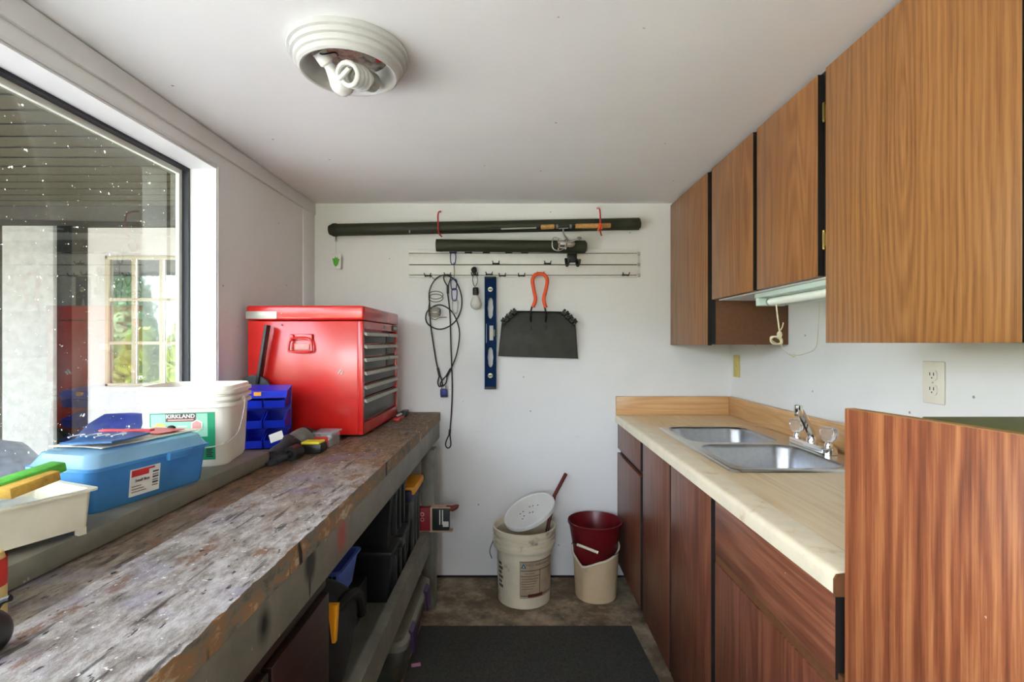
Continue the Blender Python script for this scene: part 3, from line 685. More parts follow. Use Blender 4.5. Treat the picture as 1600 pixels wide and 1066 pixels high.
def case_lab(y0, y1, z0, z1, mat, name, off=.0006):
    m = MB(); f = lambda z: .0782+.0068*(z-.008)/.078+off
    m.rings([[Vector((f(z), y, z)) for y, z in ((y0, z0), (y1, z0), (y1, z1), (y0, z1))], [Vector((f(z)-.001, y, z)) for y, z in ((y0, z0), (y1, z0), (y1, z1), (y0, z1))]])
    m.build(name, mat, lab, local=True, smooth=False)
case_lab(-.060, -.020, .056, .070, 'print_red', 'red_band'); case_lab(-.020, -.006, .066, .070, 'print_red', 'red_band')
tm = face_m((.0842, -.036, .047), (0, 1, 0), (.11, 0, 1)); text('lettering', 'Small Box', 'print_black', lab, tm, .0085, .0003)
for k in range(3): case_lab(-.058, -.024-.006*k, .022+.006*k, .0235+.006*k, 'print_dark', 'text_line')
for k in range(6): case_lab(-.010, .004, .026+.006*k, .029+.006*k if k % 2 else .0275+.006*k, 'print_black', 'bar_line')
CZ = LZ+.105
Mc = BASE[bc]
def sheet(name, cen, sx, sy, rz, mat, label, cat, amp, seed, th=.0015, lift=0, group=None):
    m = MB(); n = 10; rings = []
    for i in range(n+1):
        for_ = []
        for j in range(n+1): for_.append(Vector((-sx/2+sx*j/n, -sy/2+sy*i/n, 0)))
        rings.append(for_)
    bm = m.bm
    def pt(v):
        d = noise.noise(v*14+Vector((seed, 0, seed)))*amp+amp
        return Vector((v.x, v.y, d))
    top = [[bm.verts.new(pt(v)+Vector((0, 0, th))) for v in r] for r in rings]; bot = [[bm.verts.new(pt(v)) for v in r] for r in rings]
    for i in range(n):
        for j in range(n):
            bm.faces.new((top[i][j], top[i][j+1], top[i+1][j+1], top[i+1][j])); bm.faces.new((bot[i][j], bot[i+1][j], bot[i+1][j+1], bot[i][j+1]))
    bd = [(0, j) for j in range(n+1)]+[(i, n) for i in range(1, n+1)]+[(n, j) for j in range(n-1, -1, -1)]+[(i, 0) for i in range(n-1, 0, -1)]
    for a, b in zip(bd, bd[1:]+bd[:1]): bm.faces.new((bot[a[0]][a[1]], bot[b[0]][b[1]], top[b[0]][b[1]], top[a[0]][a[1]]))
    t = T(name, label, cat, cen, rotz=rz, group=group)
    o = m.build('sheet', mat, t, local=True, ang=60)
    return t
p = Mc @ Vector((-.01, .02, .1215)); sh = sheet('magazine', p, .14, .25, ang, 'mag_cream', 'cream printed leaflet lying on the blue case lid', 'leaflet', .0035, 3)
m = MB(); m.box(-.03, .055, .02, .09, .008, .0095); m.build('printed_block', 'pack_red', sh, local=True)
p = Mc @ Vector((.012, -.055, .130)); sh2 = sheet('hardware_packet', p, .105, .115, ang+.25, 'pack_blue', 'blue glossy packet with white squiggles on the leaflet', 'packet', .005, 8, .004)
m = MB()
for k in range(4): m.tube([(-.04+.026*k+.008*math.cos(a*.8), -.03+.012*(k % 2)+.02*math.sin(a*.8), .0165) for a in range(7)], .0012, 5)
m.build('squiggle', 'label_white', sh2, local=True)
m = MB(); m.box(-.055, .06, .047, .062, .012, .0165, .001); m.build('header', 'pack_red', sh2, local=True)
m = MB(); m.ball(Mc @ Vector((.0, .115, .130)), .008, (1.3, 1, .9), 2); tag(m.build('bottle_cap', 'black'), 'small black bottle cap on the end of the blue case lid', 'cap')

# ---------------------------------------------------------------- cream tray with sanding sponges
tr = T('plastic_tray', 'cream plastic tray of odds and ends on the ledge before the blue case', 'tray', (-.90, .80, LZ), rotz=math.atan2(-(-.79+.845), (.958-.84))+0)
tr.rotation_euler = (0, 0, R(-22)); BASE[tr] = Matrix.Translation(tr.location) @ Matrix.Rotation(R(-22), 4, 'Z')
m = MB()
# local: x across, y along; right-front edge faces room
def tring(dx, dy, z): return [Vector((x, y, z)) for x, y in rrect(-dx, dx, -dy, dy, .008, 3)]
m.rings([tring(.080, .160, .012), tring(.083, .165, .076), tring(.090, .173, .077), tring(.090, .173, .081), tring(.080, .162, .081), tring(.071, .151, .016)], cap=True); m.build('body', 'tray_cream', tr, local=True)
for sx in (-1, 1):
    for sy in (-1, 1):
        m = MB(); m.box(sx*.073-.006, sx*.073+.006, sy*.152-.006, sy*.152+.006, 0, .014); m.build('foot', 'tray_cream', tr, local=True)
Mt = BASE[tr]
m = MB(); m.box(-.045, .045, -.11, .11, .017, .040, .004, mtx=Mt); tag(m.build('dark_box', 'navy'), 'flat dark box lying inside the cream tray', 'box')
tb = MB(); tb.box(-.05, .05, -.02, .11, .042, .064, .010, 3, mtx=Mt @ Matrix.Translation((.0, .02, 0))); tb.jitter(.006, 25, 2); tag(tb.build('plastic_bag', 'bubble', ang=60), 'crumpled clear plastic bag inside the cream tray', 'bag')
g0, g1 = W(94, 728, .90), W(-40, 772, .79)
m = MB(); m.bar(g0, g1, .035, .017, .003); 
tag(m.build('sanding_sponge', 'sponge_green'), 'bright green foam sanding strip lying across the cream tray', 'sponge')
g0, g1 = W(84, 742, .875), W(4, 772, .80)
m = MB(); m.bar(g0, g1, .03, .018, .003); tag(m.build('sanding_sponge', 'sponge_yellow'), 'mustard yellow foam sanding strip under the green one', 'sponge')
# slivers at the left edge
t = T('glue_bottle', 'cream bottle with red lettered label at the near end of the bench', 'bottle', (-.745, .70, BZ-.006))
bx_, by_ = W(-33, 900, .70).x, .70
m = MB(); m.lathe([(.026, 0), (.028, .004), (.028, .08), (.024, .095), (.012, .102)], 24, Matrix.Translation((bx_, by_, BZ-.006))); m.build('body', 'can_yellow', t)
m = MB(); m.lathe([(.0284, .05), (.0284, .088)], 24, Matrix.Translation((bx_, by_, BZ-.006)), cap=False); m.build('label_band', 'red_plastic', t)
t.location = (bx_, by_, BZ-.006)
for c_ in t.children: c_.location = c_.location  # children were built around the old base
for c_ in t.children: c_.data.transform(Matrix.Translation(Vector((-.745, .70, BZ-.006))-Vector((bx_, by_, BZ-.006))))
bx2, by2 = W(-32, 1010, .62).x, .62
t = T('work_light', 'black round handled tool at the near end of the bench', 'tool', (bx2, by2, BZ-.006))
m = MB(); m.ball((bx2, by2, BZ+.024), .030, (1, 1, 1), 3); m.build('head', 'black', t)
m = MB(); m.tube([(bx2+.005, by2+.01, BZ+.045), (bx2+.012, by2+.014, BZ+.058), (bx2+.022, by2+.016, BZ+.062)], .004, 8, smooth=4); m.build('wire_loop', 'dark_steel', t)

# ---------------------------------------------------------------- gloves and bits on the bench
t = T('work_gloves', 'crumpled grey and black work gloves lying on the bench before the chest', 'gloves', (-.80, 1.72, BZ-.006))
def lump(p, q, r0, r1, name, mat, seed, par, flat=.7, amp=.010):
    p, q = Vector(p), Vector(q); n = 9
    m = MB(); m.tube([p.lerp(q, k/n) for k in range(n+1)], [r0+(r1-r0)*k/n*1.0 for k in range(n+1)], 14)
    lo = BZ-.006
    for v in m.bm.verts: v.co.z = lo+(v.co.z-lo)*flat
    m.jitter(amp, 22, seed)
    for v in m.bm.verts: v.co.z = max(v.co.z, lo)
    return m.build(name, mat, par, ang=70)
g = BZ-.006
for k, (pp, qq, r0, r1) in enumerate((((402, 724, 1.60), (432, 714, 1.66), .012, .016), ((406, 716, 1.64), (436, 704, 1.71), .012, .017), ((416, 728, 1.59), (444, 714, 1.66), .011, .015), ((430, 722, 1.62), (455, 706, 1.70), .012, .016))):
    lump(W(*pp), W(*qq), r0, r1, 'finger', 'glove_dark', k+1, t, .95, .005)
lump(W(428, 712, 1.66), W(456, 693, 1.79), .024, .040, 'palm', 'glove_dark', 12, t, .9, .012)
lump(W(448, 697, 1.78), W(476, 685, 1.87), .036, .050, 'back', 'glove_grey', 3, t, .9, .010)
lump(W(474, 686, 1.87), W(487, 684, 1.92), .049, .040, 'cuff', 'black_soft', 4, t, .9, .006)
p = W(432, 683, 1.78); m = MB(); m.box(-.022, .022, -.02, .02, 0, .002, mtx=Matrix.Translation((p.x, p.y, p.z)) @ Matrix.Rotation(R(40), 4, 'X') @ Matrix.Rotation(R(30), 4, 'Z')); m.build('care_tag', 'label_white', t)
p = W(463, 716, 1.70)
m = MB(); m.lathe([(.012, 0), (.024, 0), (.0245, .045), (.012, .045)], 28, axis_m((p.x-.004, 1.66, g+.0245), (p.x+.006, 1.72, g+.0245)), closed=True, cap=False); tag(m.build('tape_roll', 'black'), 'black tape roll on its side next to the work gloves', 'tape')
t = T('tape_measure', 'yellow and black tape measure behind the tape roll', 'tape measure', (-.685, 1.79, g))
m = MB(); m.box(-.74, -.672, 1.77, 1.83, g, g+.036, .006); m.build('case', 'black', t)
m = MB(); m.box(-.74, -.676, 1.765, 1.822, g+.034, g+.042, .003); m.build('stripe', 'yellow', t)
t = T('screw_box', 'small clear box with red label by the foot of the red chest', 'box', (-.70, 1.90, g))
m = MB(); m.box(-.735, -.668, 1.86, 1.95, g, g+.055, .004); m.build('box', 'bubble', t)
m = MB(); m.box(-.732, -.68, 1.857, 1.859, g+.012, g+.045); m.build('label', 'print_red', t, smooth=False)
m = MB(); m.box(-.742, -.660, 1.855, 1.955, g+.053, g+.059, .002); m.build('lid', 'bubble', t)
m = MB(); m.box(-.725, -.68, 1.87, 1.94, g+.004, g+.03); m.build('screws', 'brass', t, smooth=False)

# ---------------------------------------------------------------- under the bench
t = T('low_cupboard', 'dark brown wooden cupboard pushed under the bench', 'cupboard', (-.72, .86, 0))
m = MB(); m.box(-1.0, -.452, .52, 1.19, 0, .72, .002); m.build('carcass', 'oak_dark', t)
m = MB(); m.box(-.452, -.432, .522, .897, .02, .71, .002); m.build('door', 'oak_dark', t)
m = MB(); m.box(-.452, -.432, .910, 1.189, .02, .71, .002); m.build('door', 'oak_dark', t)
m = MB(); m.box(-1.0, -.44, .52, 1.192, .722, .74, .002); m.build('top', 'oak_dark', t)
SZ = .335
def blobby(name, mat, c, s_, label, cat, seed, floor_z, amp=.02, fr=7):
    m = MB(); m.ball((c[0], c[1], c[2]), 1, s_, 4); m.jitter(amp, fr, seed)
    for v in m.bm.verts: v.co.z = max(v.co.z, floor_z)
    return tag(m.build(name, mat, ang=80), label, cat)
t = T('tool_bag', 'slumped black cloth bag on the shelf under the bench', 'bag', (-.60, 1.44, SZ))
m = MB(); m.ball((-.60, 1.41, SZ+.12), 1, (.15, .185, .155), 4); m.jitter(.035, 7, 4)
for v in m.bm.verts: v.co.z = max(v.co.z, SZ); v.co.x = min(v.co.x, -.452); v.co.y = max(v.co.y, 1.212)
m.build('body', 'black_soft', t, ang=80)
m = MB(); m.tube([(-.50, 1.38, SZ+.21), (-.475, 1.45, SZ+.235), (-.47, 1.53, SZ+.20), (-.475, 1.58, SZ+.12)], .016, 10, smooth=5); m.build('strap', 'black_soft', t)
q = [W(513, 944, 1.245), W(529, 944, 1.245), W(525, 1003, 1.245), W(520, 1003, 1.245)]
m = MB(); m.prism([(v.x, v.z) for v in q], 'y', 1.238, 1.252); m.build('orange_flap', 'amber', t, smooth=False)
# perforated basket
kz0 = .455
bk = T('blue_basket', 'small blue perforated plastic basket on the shelf under the bench', 'basket', (-.665, 1.72, kz0))
kz = .455
def bring(dx, dy, z): return [Vector((-.665+x, 1.72+y, z)) for x, y in rrect(-dx, dx, -dy, dy, .015, 3)]
m = MB(); m.rings([bring(.095, .085, kz), bring(.11, .10, kz+.10), bring(.118, .108, kz+.10), bring(.118, .108, kz+.106), bring(.107, .097, kz+.106), bring(.092, .082, kz+.004)]); m.build('basket', 'basket_blue', bk)
for r_ in range(5):
    for k in range(4):
        f = .02+r_*.016
        y = 1.62-.0855-.015*(f/.1)+.1
        m = MB(); xx = -.620+k*.014; yy = 1.72-.085-.015*f/.1
        m.box(xx, xx+.010, yy-.0012, yy+.004, kz+f, kz+f+.008); m.build('slot', 'print_black', bk, smooth=False)
m = MB(); m.box(-.78, -.53, 1.615, 1.84, SZ, kz, .01); 
tag(m.build('black_box', 'black_crate'), 'low black box that carries the blue basket', 'box')
# crates
def crate(name, label, x0, x1, y0, y1, z0, z1, mat, lidmat=None, lidh=.0):
    t = T(name, label, 'crate', ((x0+x1)/2, (y0+y1)/2, z0))
    m = MB(); k = .018
    m.rings([[Vector(p) for p in ((x0+k, y0+k, z0), (x1-k, y0+k, z0), (x1-k, y1-k, z0), (x0+k, y1-k, z0))], [Vector(p) for p in ((x0, y0, z1-lidh), (x1, y0, z1-lidh), (x1, y1, z1-lidh), (x0, y1, z1-lidh))]])
    m.build('body', mat, t, smooth=False)
    for q in (.25, .5, .75):
        yy = y0+(y1-y0)*q
        m = MB(); m.box(x1-.012, x1+.005, yy-.012, yy+.012, z0+.03, z1-lidh-.02, .003); m.build('rib', mat, t)
    if lidmat:
        m = MB(); m.box(x0-.006, x1+.008, y0-.008, y1+.008, z1-lidh, z1, .008); m.build('lid', lidmat, t)
    return t
cr = crate('black_tool_crate', 'black plastic tool crate with a latch on the shelf under the bench', -.80, -.452, 1.86, 2.16, SZ, .53, 'black_crate', 'black_crate', .02)
m = MB(); m.box(-.47, -.436, 1.98, 2.03, .495, .535, .003); m.build('latch', 'dark_steel', cr)
crate('black_tool_crate', 'tall dark crate standing on the lower black crate', -.80, -.455, 1.87, 2.15, .5302, .735, 'black_crate')
ct = crate('grey_tote', 'dark grey tote with navy lid and amber handle at the end of the shelf', -.80, -.452, 2.19, 2.455, SZ, .655, 'grey_tote', 'navy', .05)
m = MB(); m.box(-.50, -.432, 2.20, 2.42, .632, .668, .008); m.box(-.58, -.48, 2.20, 2.28, .640, .672, .008); m.build('handle', 'amber', ct)
# carton sticking out
cn = T('paper_carton', 'torn red and dark green carton poking out from the shelf', 'carton', (-.40, 2.46, .391))
a = W(656, 815, 2.46)
m = MB(); m.box(-.47, -.405, 2.44, 2.475, 0.3910, 0.5010, .002); m.build('red_end', 'carton_red', cn)
m = MB(); m.box(-.398, -.315, 2.442, 2.473, 0.3940, 0.4990, .002); m.build('green_end', 'carton_green', cn)
m = MB(); m.box(-.405, -.396, 2.439, 2.476, 0.3900, 0.5030, .001); m.box(-.47, -.30, 2.439, 2.476, 0.3860, 0.3920); m.box(-.40, -.31, 2.439, 2.476, 0.4990, 0.5040); m.build('cream_edge', 'carton_edge', cn)
for z_ in (0.4710, 0.4460):
    m = MB(); m.lathe([(.006, -.001), (.010, -.001), (.010, .001), (.006, .001)], 16, axis_m((-.443, 2.439, z_), (-.443, 2.3, z_)), closed=True, cap=False); m.build('printed_ring', 'print_pink', cn)
for k in range(2):
    m = MB(); m.box(-.362+k*.013, -.357+k*.013, 2.4405, 2.443, 0.4210, 0.4910); m.build('printed_line', 'label_white', cn, smooth=False)
m = MB(); m.box(-.345, -.318, 2.4402, 2.443, 0.4110, 0.4360); m.build('printed_patch', 'label_white', cn, smooth=False)
m = MB(); m.tube([(-.33, 2.455, 0.4960), (-.30, 2.455, 0.4940), (-.28, 2.455, 0.5040), (-.272, 2.455, 0.5110)], [.012, .013, .009, .003], 8); m.jitter(.004, 60, 2); m.build('torn_flap', 'stick', cn)
# clear bin with purple latches, green bag, scrap, mat
cb = T('storage_bin', 'clear storage bin with purple latches on the floor under the bench', 'bin', (-.58, 2.1, 0))
m = MB(); m.rings([[Vector((x, y, z)) for x, y in rrect(x0, x1, y0, y1, .03, 4)] for x0, x1, y0, y1, z in ((-.74, -.435, 1.88, 2.36, 0), (-.76, -.405, 1.86, 2.39, .17))]); m.build('body', 'clear_bin', cb)
m = MB(); m.rings([[Vector((x, y, z)) for x, y in rrect(-.775+k, -.395-k, 1.845+k, 2.405-k, .04, 5)] for k, z in ((0, .168), (0, .188), (.012, .20), (.03, .20), (.04, .192))]); m.build('lid', 'clear_lid', cb)
for y_ in (1.93, 2.24):
    m = MB(); m.prism([(-.402, .205), (-.386, .195), (-.380, .12), (-.386, .115), (-.398, .18)], 'y', y_, y_+.07); m.build('latch', 'purple', cb)
m = MB(); m.box(-.5, -.48, 1.92, 2.33, .2, .215, .003); tag(m.build('yellow_ruler', 'sponge_yellow'), 'yellow strip lying on the clear storage bin', 'strip')
blobby('green_sack', 'bag_green', (-.49, 1.66, .06), (.105, .15, .15), 'dark green cloth sack on the floor under the bench', 'sack', 6, 0, .02)
m = MB(); m.prism([(-.415, .9), (.60, .9), (.525, 2.313), (-.425, 2.313)], 'z', .0, .010); tag(m.build('floor_mat', 'mat_rubber'), 'dark grey rubber-backed mat on the concrete floor', 'mat')
p = W(650, 1043, 2.03)
m = MB(); m.box(-.018, .018, -.01, .01, 0, .002, mtx=Matrix.Translation((p.x, p.y, .0102)) @ Matrix.Rotation(R(15), 4, 'Z')); tag(m.build('paper_scrap', 'pink'), 'tiny pink paper scrap on the floor mat', 'scrap')

# ---------------------------------------------------------------- buckets at the back wall
b1 = T('white_bucket', 'dirty white five-gallon bucket with stained label on the floor', 'bucket', (.045, 2.60, 0))
prof = [(.128, .0), (.132, .003), (.139, .268), (.153, .270), (.156, .278), (.155, .292), (.142, .297), (.143, .310), (.154, .313), (.155, .324), (.142, .328), (.143, .340), (.158, .344), (.159, .366), (.152, .368), (.148, .362), (.137, .25), (.124, .008)]
m = MB(); m.lathe(prof, 48, Matrix.Translation((0, 0, 0))); m.build('body', 'pail_dirty', b1, local=True)
def wrap(r0, z0, z1, a0, a1, par, name, mat, dr=.0012, n=10):
    m = MB(); f = lambda z: .132+.007*z/.27+dr
    m.rings([[Vector((f(z)*math.cos(a0+(a1-a0)*k/n), f(z)*math.sin(a0+(a1-a0)*k/n), z)) for k in range(n+1)]+[Vector(((f(z)-.002)*math.cos(a0+(a1-a0)*k/n), (f(z)-.002)*math.sin(a0+(a1-a0)*k/n), z)) for k in range(n, -1, -1)] for z in (z0, z1)])
    return m.build(name, mat, par, local=True, ang=50)
lw_ = wrap(0, .055, .235, R(-100), R(-20), b1, 'label', 'paper_dirty')
wrap(0, .232, .235, R(-100), R(-20), lw_, 'label_line', 'print_dark', .0018); wrap(0, .188, .191, R(-98), R(-22), lw_, 'label_line', 'print_black', .0018); wrap(0, .162, .164, R(-98), R(-58), lw_, 'label_line', 'print_black', .0018)
wrap(0, .066, .069, R(-98), R(-22), lw_, 'label_line', 'print_black', .0018); wrap(0, .07, .19, R(-57.5), R(-56.5), lw_, 'label_line', 'print_black', .0018, 2)
wrap(0, .060, .075, R(-83), R(-50), lw_, 'label_stain', 'stick', .0019)
for k in range(5): wrap(0, .10+k*.012, .102+k*.012, R(-96), R(-72+k*3), lw_, 'label_line', 'print_dark', .0018)
def wmat(a, z, dr=.0025): 
    r_ = .132+.007*z/.27+dr; return face_m((r_*math.cos(a), r_*math.sin(a), z), (-math.sin(a), math.cos(a), 0), (0, 0, 1))
def scribble(z, a0, a1, n, amp, name, par, mat='print_black', r=.0007):
    # worn, unreadable handwriting that follows the bucket wall
    pts = []
    for k in range(n):
        a_ = a0+(a1-a0)*k/(n-1); zz = z+amp*math.sin(k*2.3)*(.6+.4*math.sin(k*.9)); q = .132+.007*zz/.27+.0019
        pts.append((q*math.cos(a_), q*math.sin(a_), zz))
    m = MB(); m.tube(pts, r, 5, smooth=2); m.build(name, mat, par, local=True)
scribble(.216, R(-68), R(-34), 34, .005, 'handwriting', lw_); scribble(.176, R(-88), R(-70), 18, .005, 'handwriting', lw_)
mm = wmat(R(-92), .213)
m = MB(); m.rings([[mm @ Vector(q) for q in ((-.014, -.010, z), (.014, -.010, z), (0, .014, z))] for z in (0, .0006)]); tri = m.build('blue_triangle', 'print_blue', lw_, local=True, smooth=False)
m = MB(); m.rings([[mm @ Vector(q) for q in ((-.005, -.006, z), (.005, -.006, z), (0, .003, z))] for z in (.0006, .001)]); m.build('triangle_mark', 'label_pale', lw_, local=True, smooth=False)
for k in range(6): wrap(0, .085+k*.022, .099+k*.022, R(-156), R(-141-4*(k % 2)), b1, 'worn_print', 'print_dark', .0010, 4)
m = MB(); m.ball((-.150, -.01, .29), .014, (.6, 1, 1), 2); m.build('ear', 'pail_dirty', b1, local=True)
m = MB(); m.tube([(-.155, -.01, .29), (-.166, -.03, .27), (-.172, -.045, .245), (-.16, -.075, .225)], .002, 6, smooth=4); m.build('bail', 'dark_steel', b1, local=True)
# lid leaning in the bucket
ld = T('bucket_lid', 'white round lid with drilled holes leaning in the bucket', 'lid', (.077, 2.60, .425), rot=(R(13), R(-24), 0))
m = MB(); m.lathe([(.138, .0), (.1385, .018), (.134, .021), (.130, .015), (.002, .013), (.002, .008), (.132, .006), (.134, .0)], 48); m.build('disc', 'lid_white', ld, local=True)
for k, (u, v) in enumerate(((.3, .45), (.5, .35), (.05, .25), (.18, .22), (-.25, .12), (-.38, .05), (.38, .12), (.0, -.15), (-.25, -.2), (.12, -.2), (-.33, -.35))):
    m = MB(); m.lathe([(.0042, .0125), (.0042, .0140)], 10, Matrix.Translation((u*.13, v*.13, 0))); m.build('hole', 'print_black', ld, local=True)
m = MB(); m.tube([W(884, 741, 2.77), W(866, 775, 2.68), (.10, 2.60, .02)], [.010, .010, .010], 10); tag(m.build('wooden_stick', 'stick'), 'reddish brown wooden stick standing in the white bucket', 'stick')
# beige pail and red bucket
b2 = T('beige_pail', 'beige plastic pail with pouring lip and white grip on the floor', 'pail', (.412, 2.62, 0))
n = 48; rings = []
def beige_ring(r, z, lip):
    out = []
    for k in range(n):
        a = 2*PI*k/n; d = abs((a-R(235)+PI) % (2*PI)-PI); e = max(0, 1-d/R(34))**1.5
        # the wall dips towards the spout
        out.append(Vector(((r+lip*.022*e)*math.cos(a), (r+lip*.022*e)*math.sin(a), z+lip*(.035*math.cos(a-R(55)) - .018*e))))
    return out
m = MB(); m.rings([beige_ring(.100, 0, 0), beige_ring(.104, .004, 0), beige_ring(.112, .16, .2), beige_ring(.117, .235, 1), beige_ring(.121, .237, 1), beige_ring(.121, .243, 1), beige_ring(.114, .243, 1), beige_ring(.108, .16, .2), beige_ring(.100, .008, 0)]); m.build('body', 'beige', b2, local=True)
m = MB(); m.rings([beige_ring(.1215, .236, 1), beige_ring(.123, .240, 1), beige_ring(.1215, .245, 1), beige_ring(.114, .245, 1), beige_ring(.114, .240, 1)], closed=True, cap=False); m.build('rim', 'cream', b2, local=True)
m = MB(); m.tube([(-.124, -.01, .262), (-.122, -.06, .290), (-.095, -.118, .298), (-.02, -.150, .278), (.06, -.135, .256), (.11, -.06, .25), (.123, 0, .255)], .002, 6, smooth=6); bl = m.build('bail', 'dark_steel', b2, local=True)
m = MB(); m.tube([(-.108, -.108, .299), (-.06, -.136, .290), (-.012, -.151, .276)], .007, 10, smooth=4); m.build('grip', 'cream', b2, local=True)
b3 = T('red_bucket', 'dark red plastic bucket nested in the beige pail', 'bucket', (.410, 2.635, .012))
m = MB(); m.lathe([(.085, 0), (.090, .003), (.104, .18), (.132, .345), (.139, .355), (.139, .366), (.1355, .366), (.129, .345), (.101, .18), (.083, .006)], 48); m.build('body', 'dark_red', b3, local=True)
# ---------------------------------------------------------------- back wall
def bw(px, py, d=0): return W(px, py, YB-d)
sp = T('slat_panel', 'white slatted wall panel carrying small black hooks', 'wall panel', (.05, YB-.008, 1.64))
for (y0, y1) in ((390.5, 396), (397, 413.5), (415, 430), (431, 434)):
    a, b = bw(639, y1), bw(996, y0); m = MB(); m.box(a.x, b.x, YB-.012, YB-.004, a.z, b.z, .0012); m.build('slat', 'slat_white', sp)
a, b = bw(640, 433.5), bw(995, 391); m = MB(); m.box(a.x, b.x, YB-.004, YB-.0003, a.z, b.z); m.build('gap_shade_backing', 'dark_steel', sp, smooth=False)  # dark sheet put in as the shade between the slats
for py in (397, 414, 430.5):
    a = bw(997, py); m = MB(); m.box(a.x-.006, a.x+.008, YB-.014, YB-.0005, a.z-.008, a.z+.008, .001); m.build('end_clip', 'alu', sp)
def hook(px, py, what, empty=False):
    p = bw(px, py, .012); t = T('wall_hook', what, 'hook', p, group='black hooks on the slatted panel')
    m = MB(); m.box(-.020, .020, -.003, .0, -.004, .004, .001); m.build('plate', 'black', t, local=True)
    for s_ in (-1, 1):
        m = MB(); m.tube([(s_*.012, -.002, -.002), (s_*.013, -.014, -.006), (s_*.015, -.022, .002), (s_*.019, -.024, .012)], .0026, 6, smooth=3); m.build('prong', 'black', t, local=True)
    return t
for q in ((775, 412, 'empty black hook on the middle rail above the spirit level'), (855.5, 412, 'empty black hook on the middle rail above the orange handle'),
          (785, 431, 'empty black hook on the lowest rail right beside the level'), (815, 431, 'empty black hook on the lowest rail next to the dustpan handle'),
          (977, 430, 'empty black hook at the bare end of the lowest rail'), (669, 431, 'black hook on the lowest rail at the coiled wire'),
          (700, 430, 'black hook carrying the looped security cable'), (742, 430, 'black hook carrying the hanging bulb'),
          (764.5, 429, 'black hook carrying the blue spirit level'), (844.5, 429, 'black hook carrying the dustpan handle'),
          (708, 395, 'black hook on the top rail carrying the blue carabiners'))+tuple((x, 395, 'empty black hook on the top rail just under the short tube') for x in (732, 760, 795, 820)): hook(*q)
# rod tubes
def rod_tube(label, p, q, r, left_taper):
    t = T('rod_tube', label, 'rod tube', (p+q)/2-Vector((0, 0, r)))
    m = MB(); m.tube([p, q], r, 24); m.build('tube', 'rod_green', t)
    d = (q-p).normalized()
    m = MB(); m.tube([q-d*.05, q-d*.049, q+d*.0, q+d*.008], [r*.9, r*1.05, r*1.05, r*.75], 6 if left_taper else 24); m.build('end_cap', 'rod_green', t)
    m = MB()
    if left_taper:
        m.tube([p+d*.02, p+d*.018, p, p-d*.022], [r*.9, r*1.1, r*1.08, r*.75], 24)
    else: m.tube([p+d*.03, p+d*.029, p-d*.004], [r*.9, r*1.04, r*1.03], 24)
    m.build('end_cap', 'rod_green', t)
    return t
T1 = .045
t = rod_tube('long dark green rod tube hung under the ceiling on red hooks', bw(521, 359.5, T1), bw(998, 350, T1), .0325, True)
p = bw(525, 369, T1)
m = MB(); m.tube([p, p+Vector((0, 0, -.012))], .003, 6); m.ball(p+Vector((0, 0, -.015)), .004, sub=1); m.tube([p+Vector((.005*math.cos(a*PI/6), 0, -.024+.005*math.sin(a*PI/6))) for a in range(12)], .001, 5, closed=True); m.build('zip_pull', 'black', t)
t2 = rod_tube('short dark green rod tube resting above the slatted panel', bw(683, 383.5, .062), bw(914, 386, .062), .0325, False)
c = bw(525, 408, .04)
t = T('air_freshener', 'white hanging card with green leaf print under the long tube', 'card', (c.x, c.y, c.z-.04))
m = MB(); m.box(c.x-.026, c.x+.026, c.y-.001, c.y+.001, c.z-.042, c.z+.040, .0008); m.build('card', 'air_card', t)
lf = [(.0, -.030), (.012, -.018), (.017, .002), (.020, .014), (.010, .013), (.012, .024), (.003, .018), (-.004, .028), (-.007, .016), (-.019, .016), (-.016, .002), (-.011, -.018)]
m = MB(); m.prism([(c.x+u, c.z-.002+v) for u, v in lf], 'y', c.y-.002, c.y-.0008); m.build('leaf_print', 'leaf_print', t, smooth=False)
m = MB(); m.tube([(c.x, c.y, c.z+.038), (c.x, c.y, c.z+.116)], .0006, 5); m.build('string', 'wire', t)
def red_hook(px, y0, y1, label, mat, knot):
    a, b = bw(px, y0, .004), bw(px, y1, .085)
    t = T('red_hook', label, 'hook', (a.x, YB-.05, b.z))
    m = MB(); m.tube([a+Vector((0, .004, 0)), a+Vector((0, -.01, 0)), Vector((a.x, YB-.086, a.z-.035)), Vector((a.x+.002, YB-.09, b.z+.012)), Vector((a.x+.006, YB-.075, b.z-.004)), Vector((a.x+.014, YB-.05, b.z-.012))], .0042, 8, smooth=5); m.build('rod', mat, t)
    if knot:
        m = MB(); zk = b.z+.03; m.ball((a.x, YB-.107, zk), .010, (1, .7, 1), 2); m.tube([(a.x, YB-.108, zk), (a.x-.014, YB-.106, zk-.03)], .005, 6); m.tube([(a.x, YB-.108, zk), (a.x+.008, YB-.106, zk-.02)], .004, 6); m.build('knot', 'orange', t)
    return t
red_hook(688, 331, 364, 'red coated hook holding the middle of the long tube', 'red_plastic', False)
red_hook(933.5, 326, 362, 'red hook with a knotted orange cord around the rod grip', 'red_plastic', True)
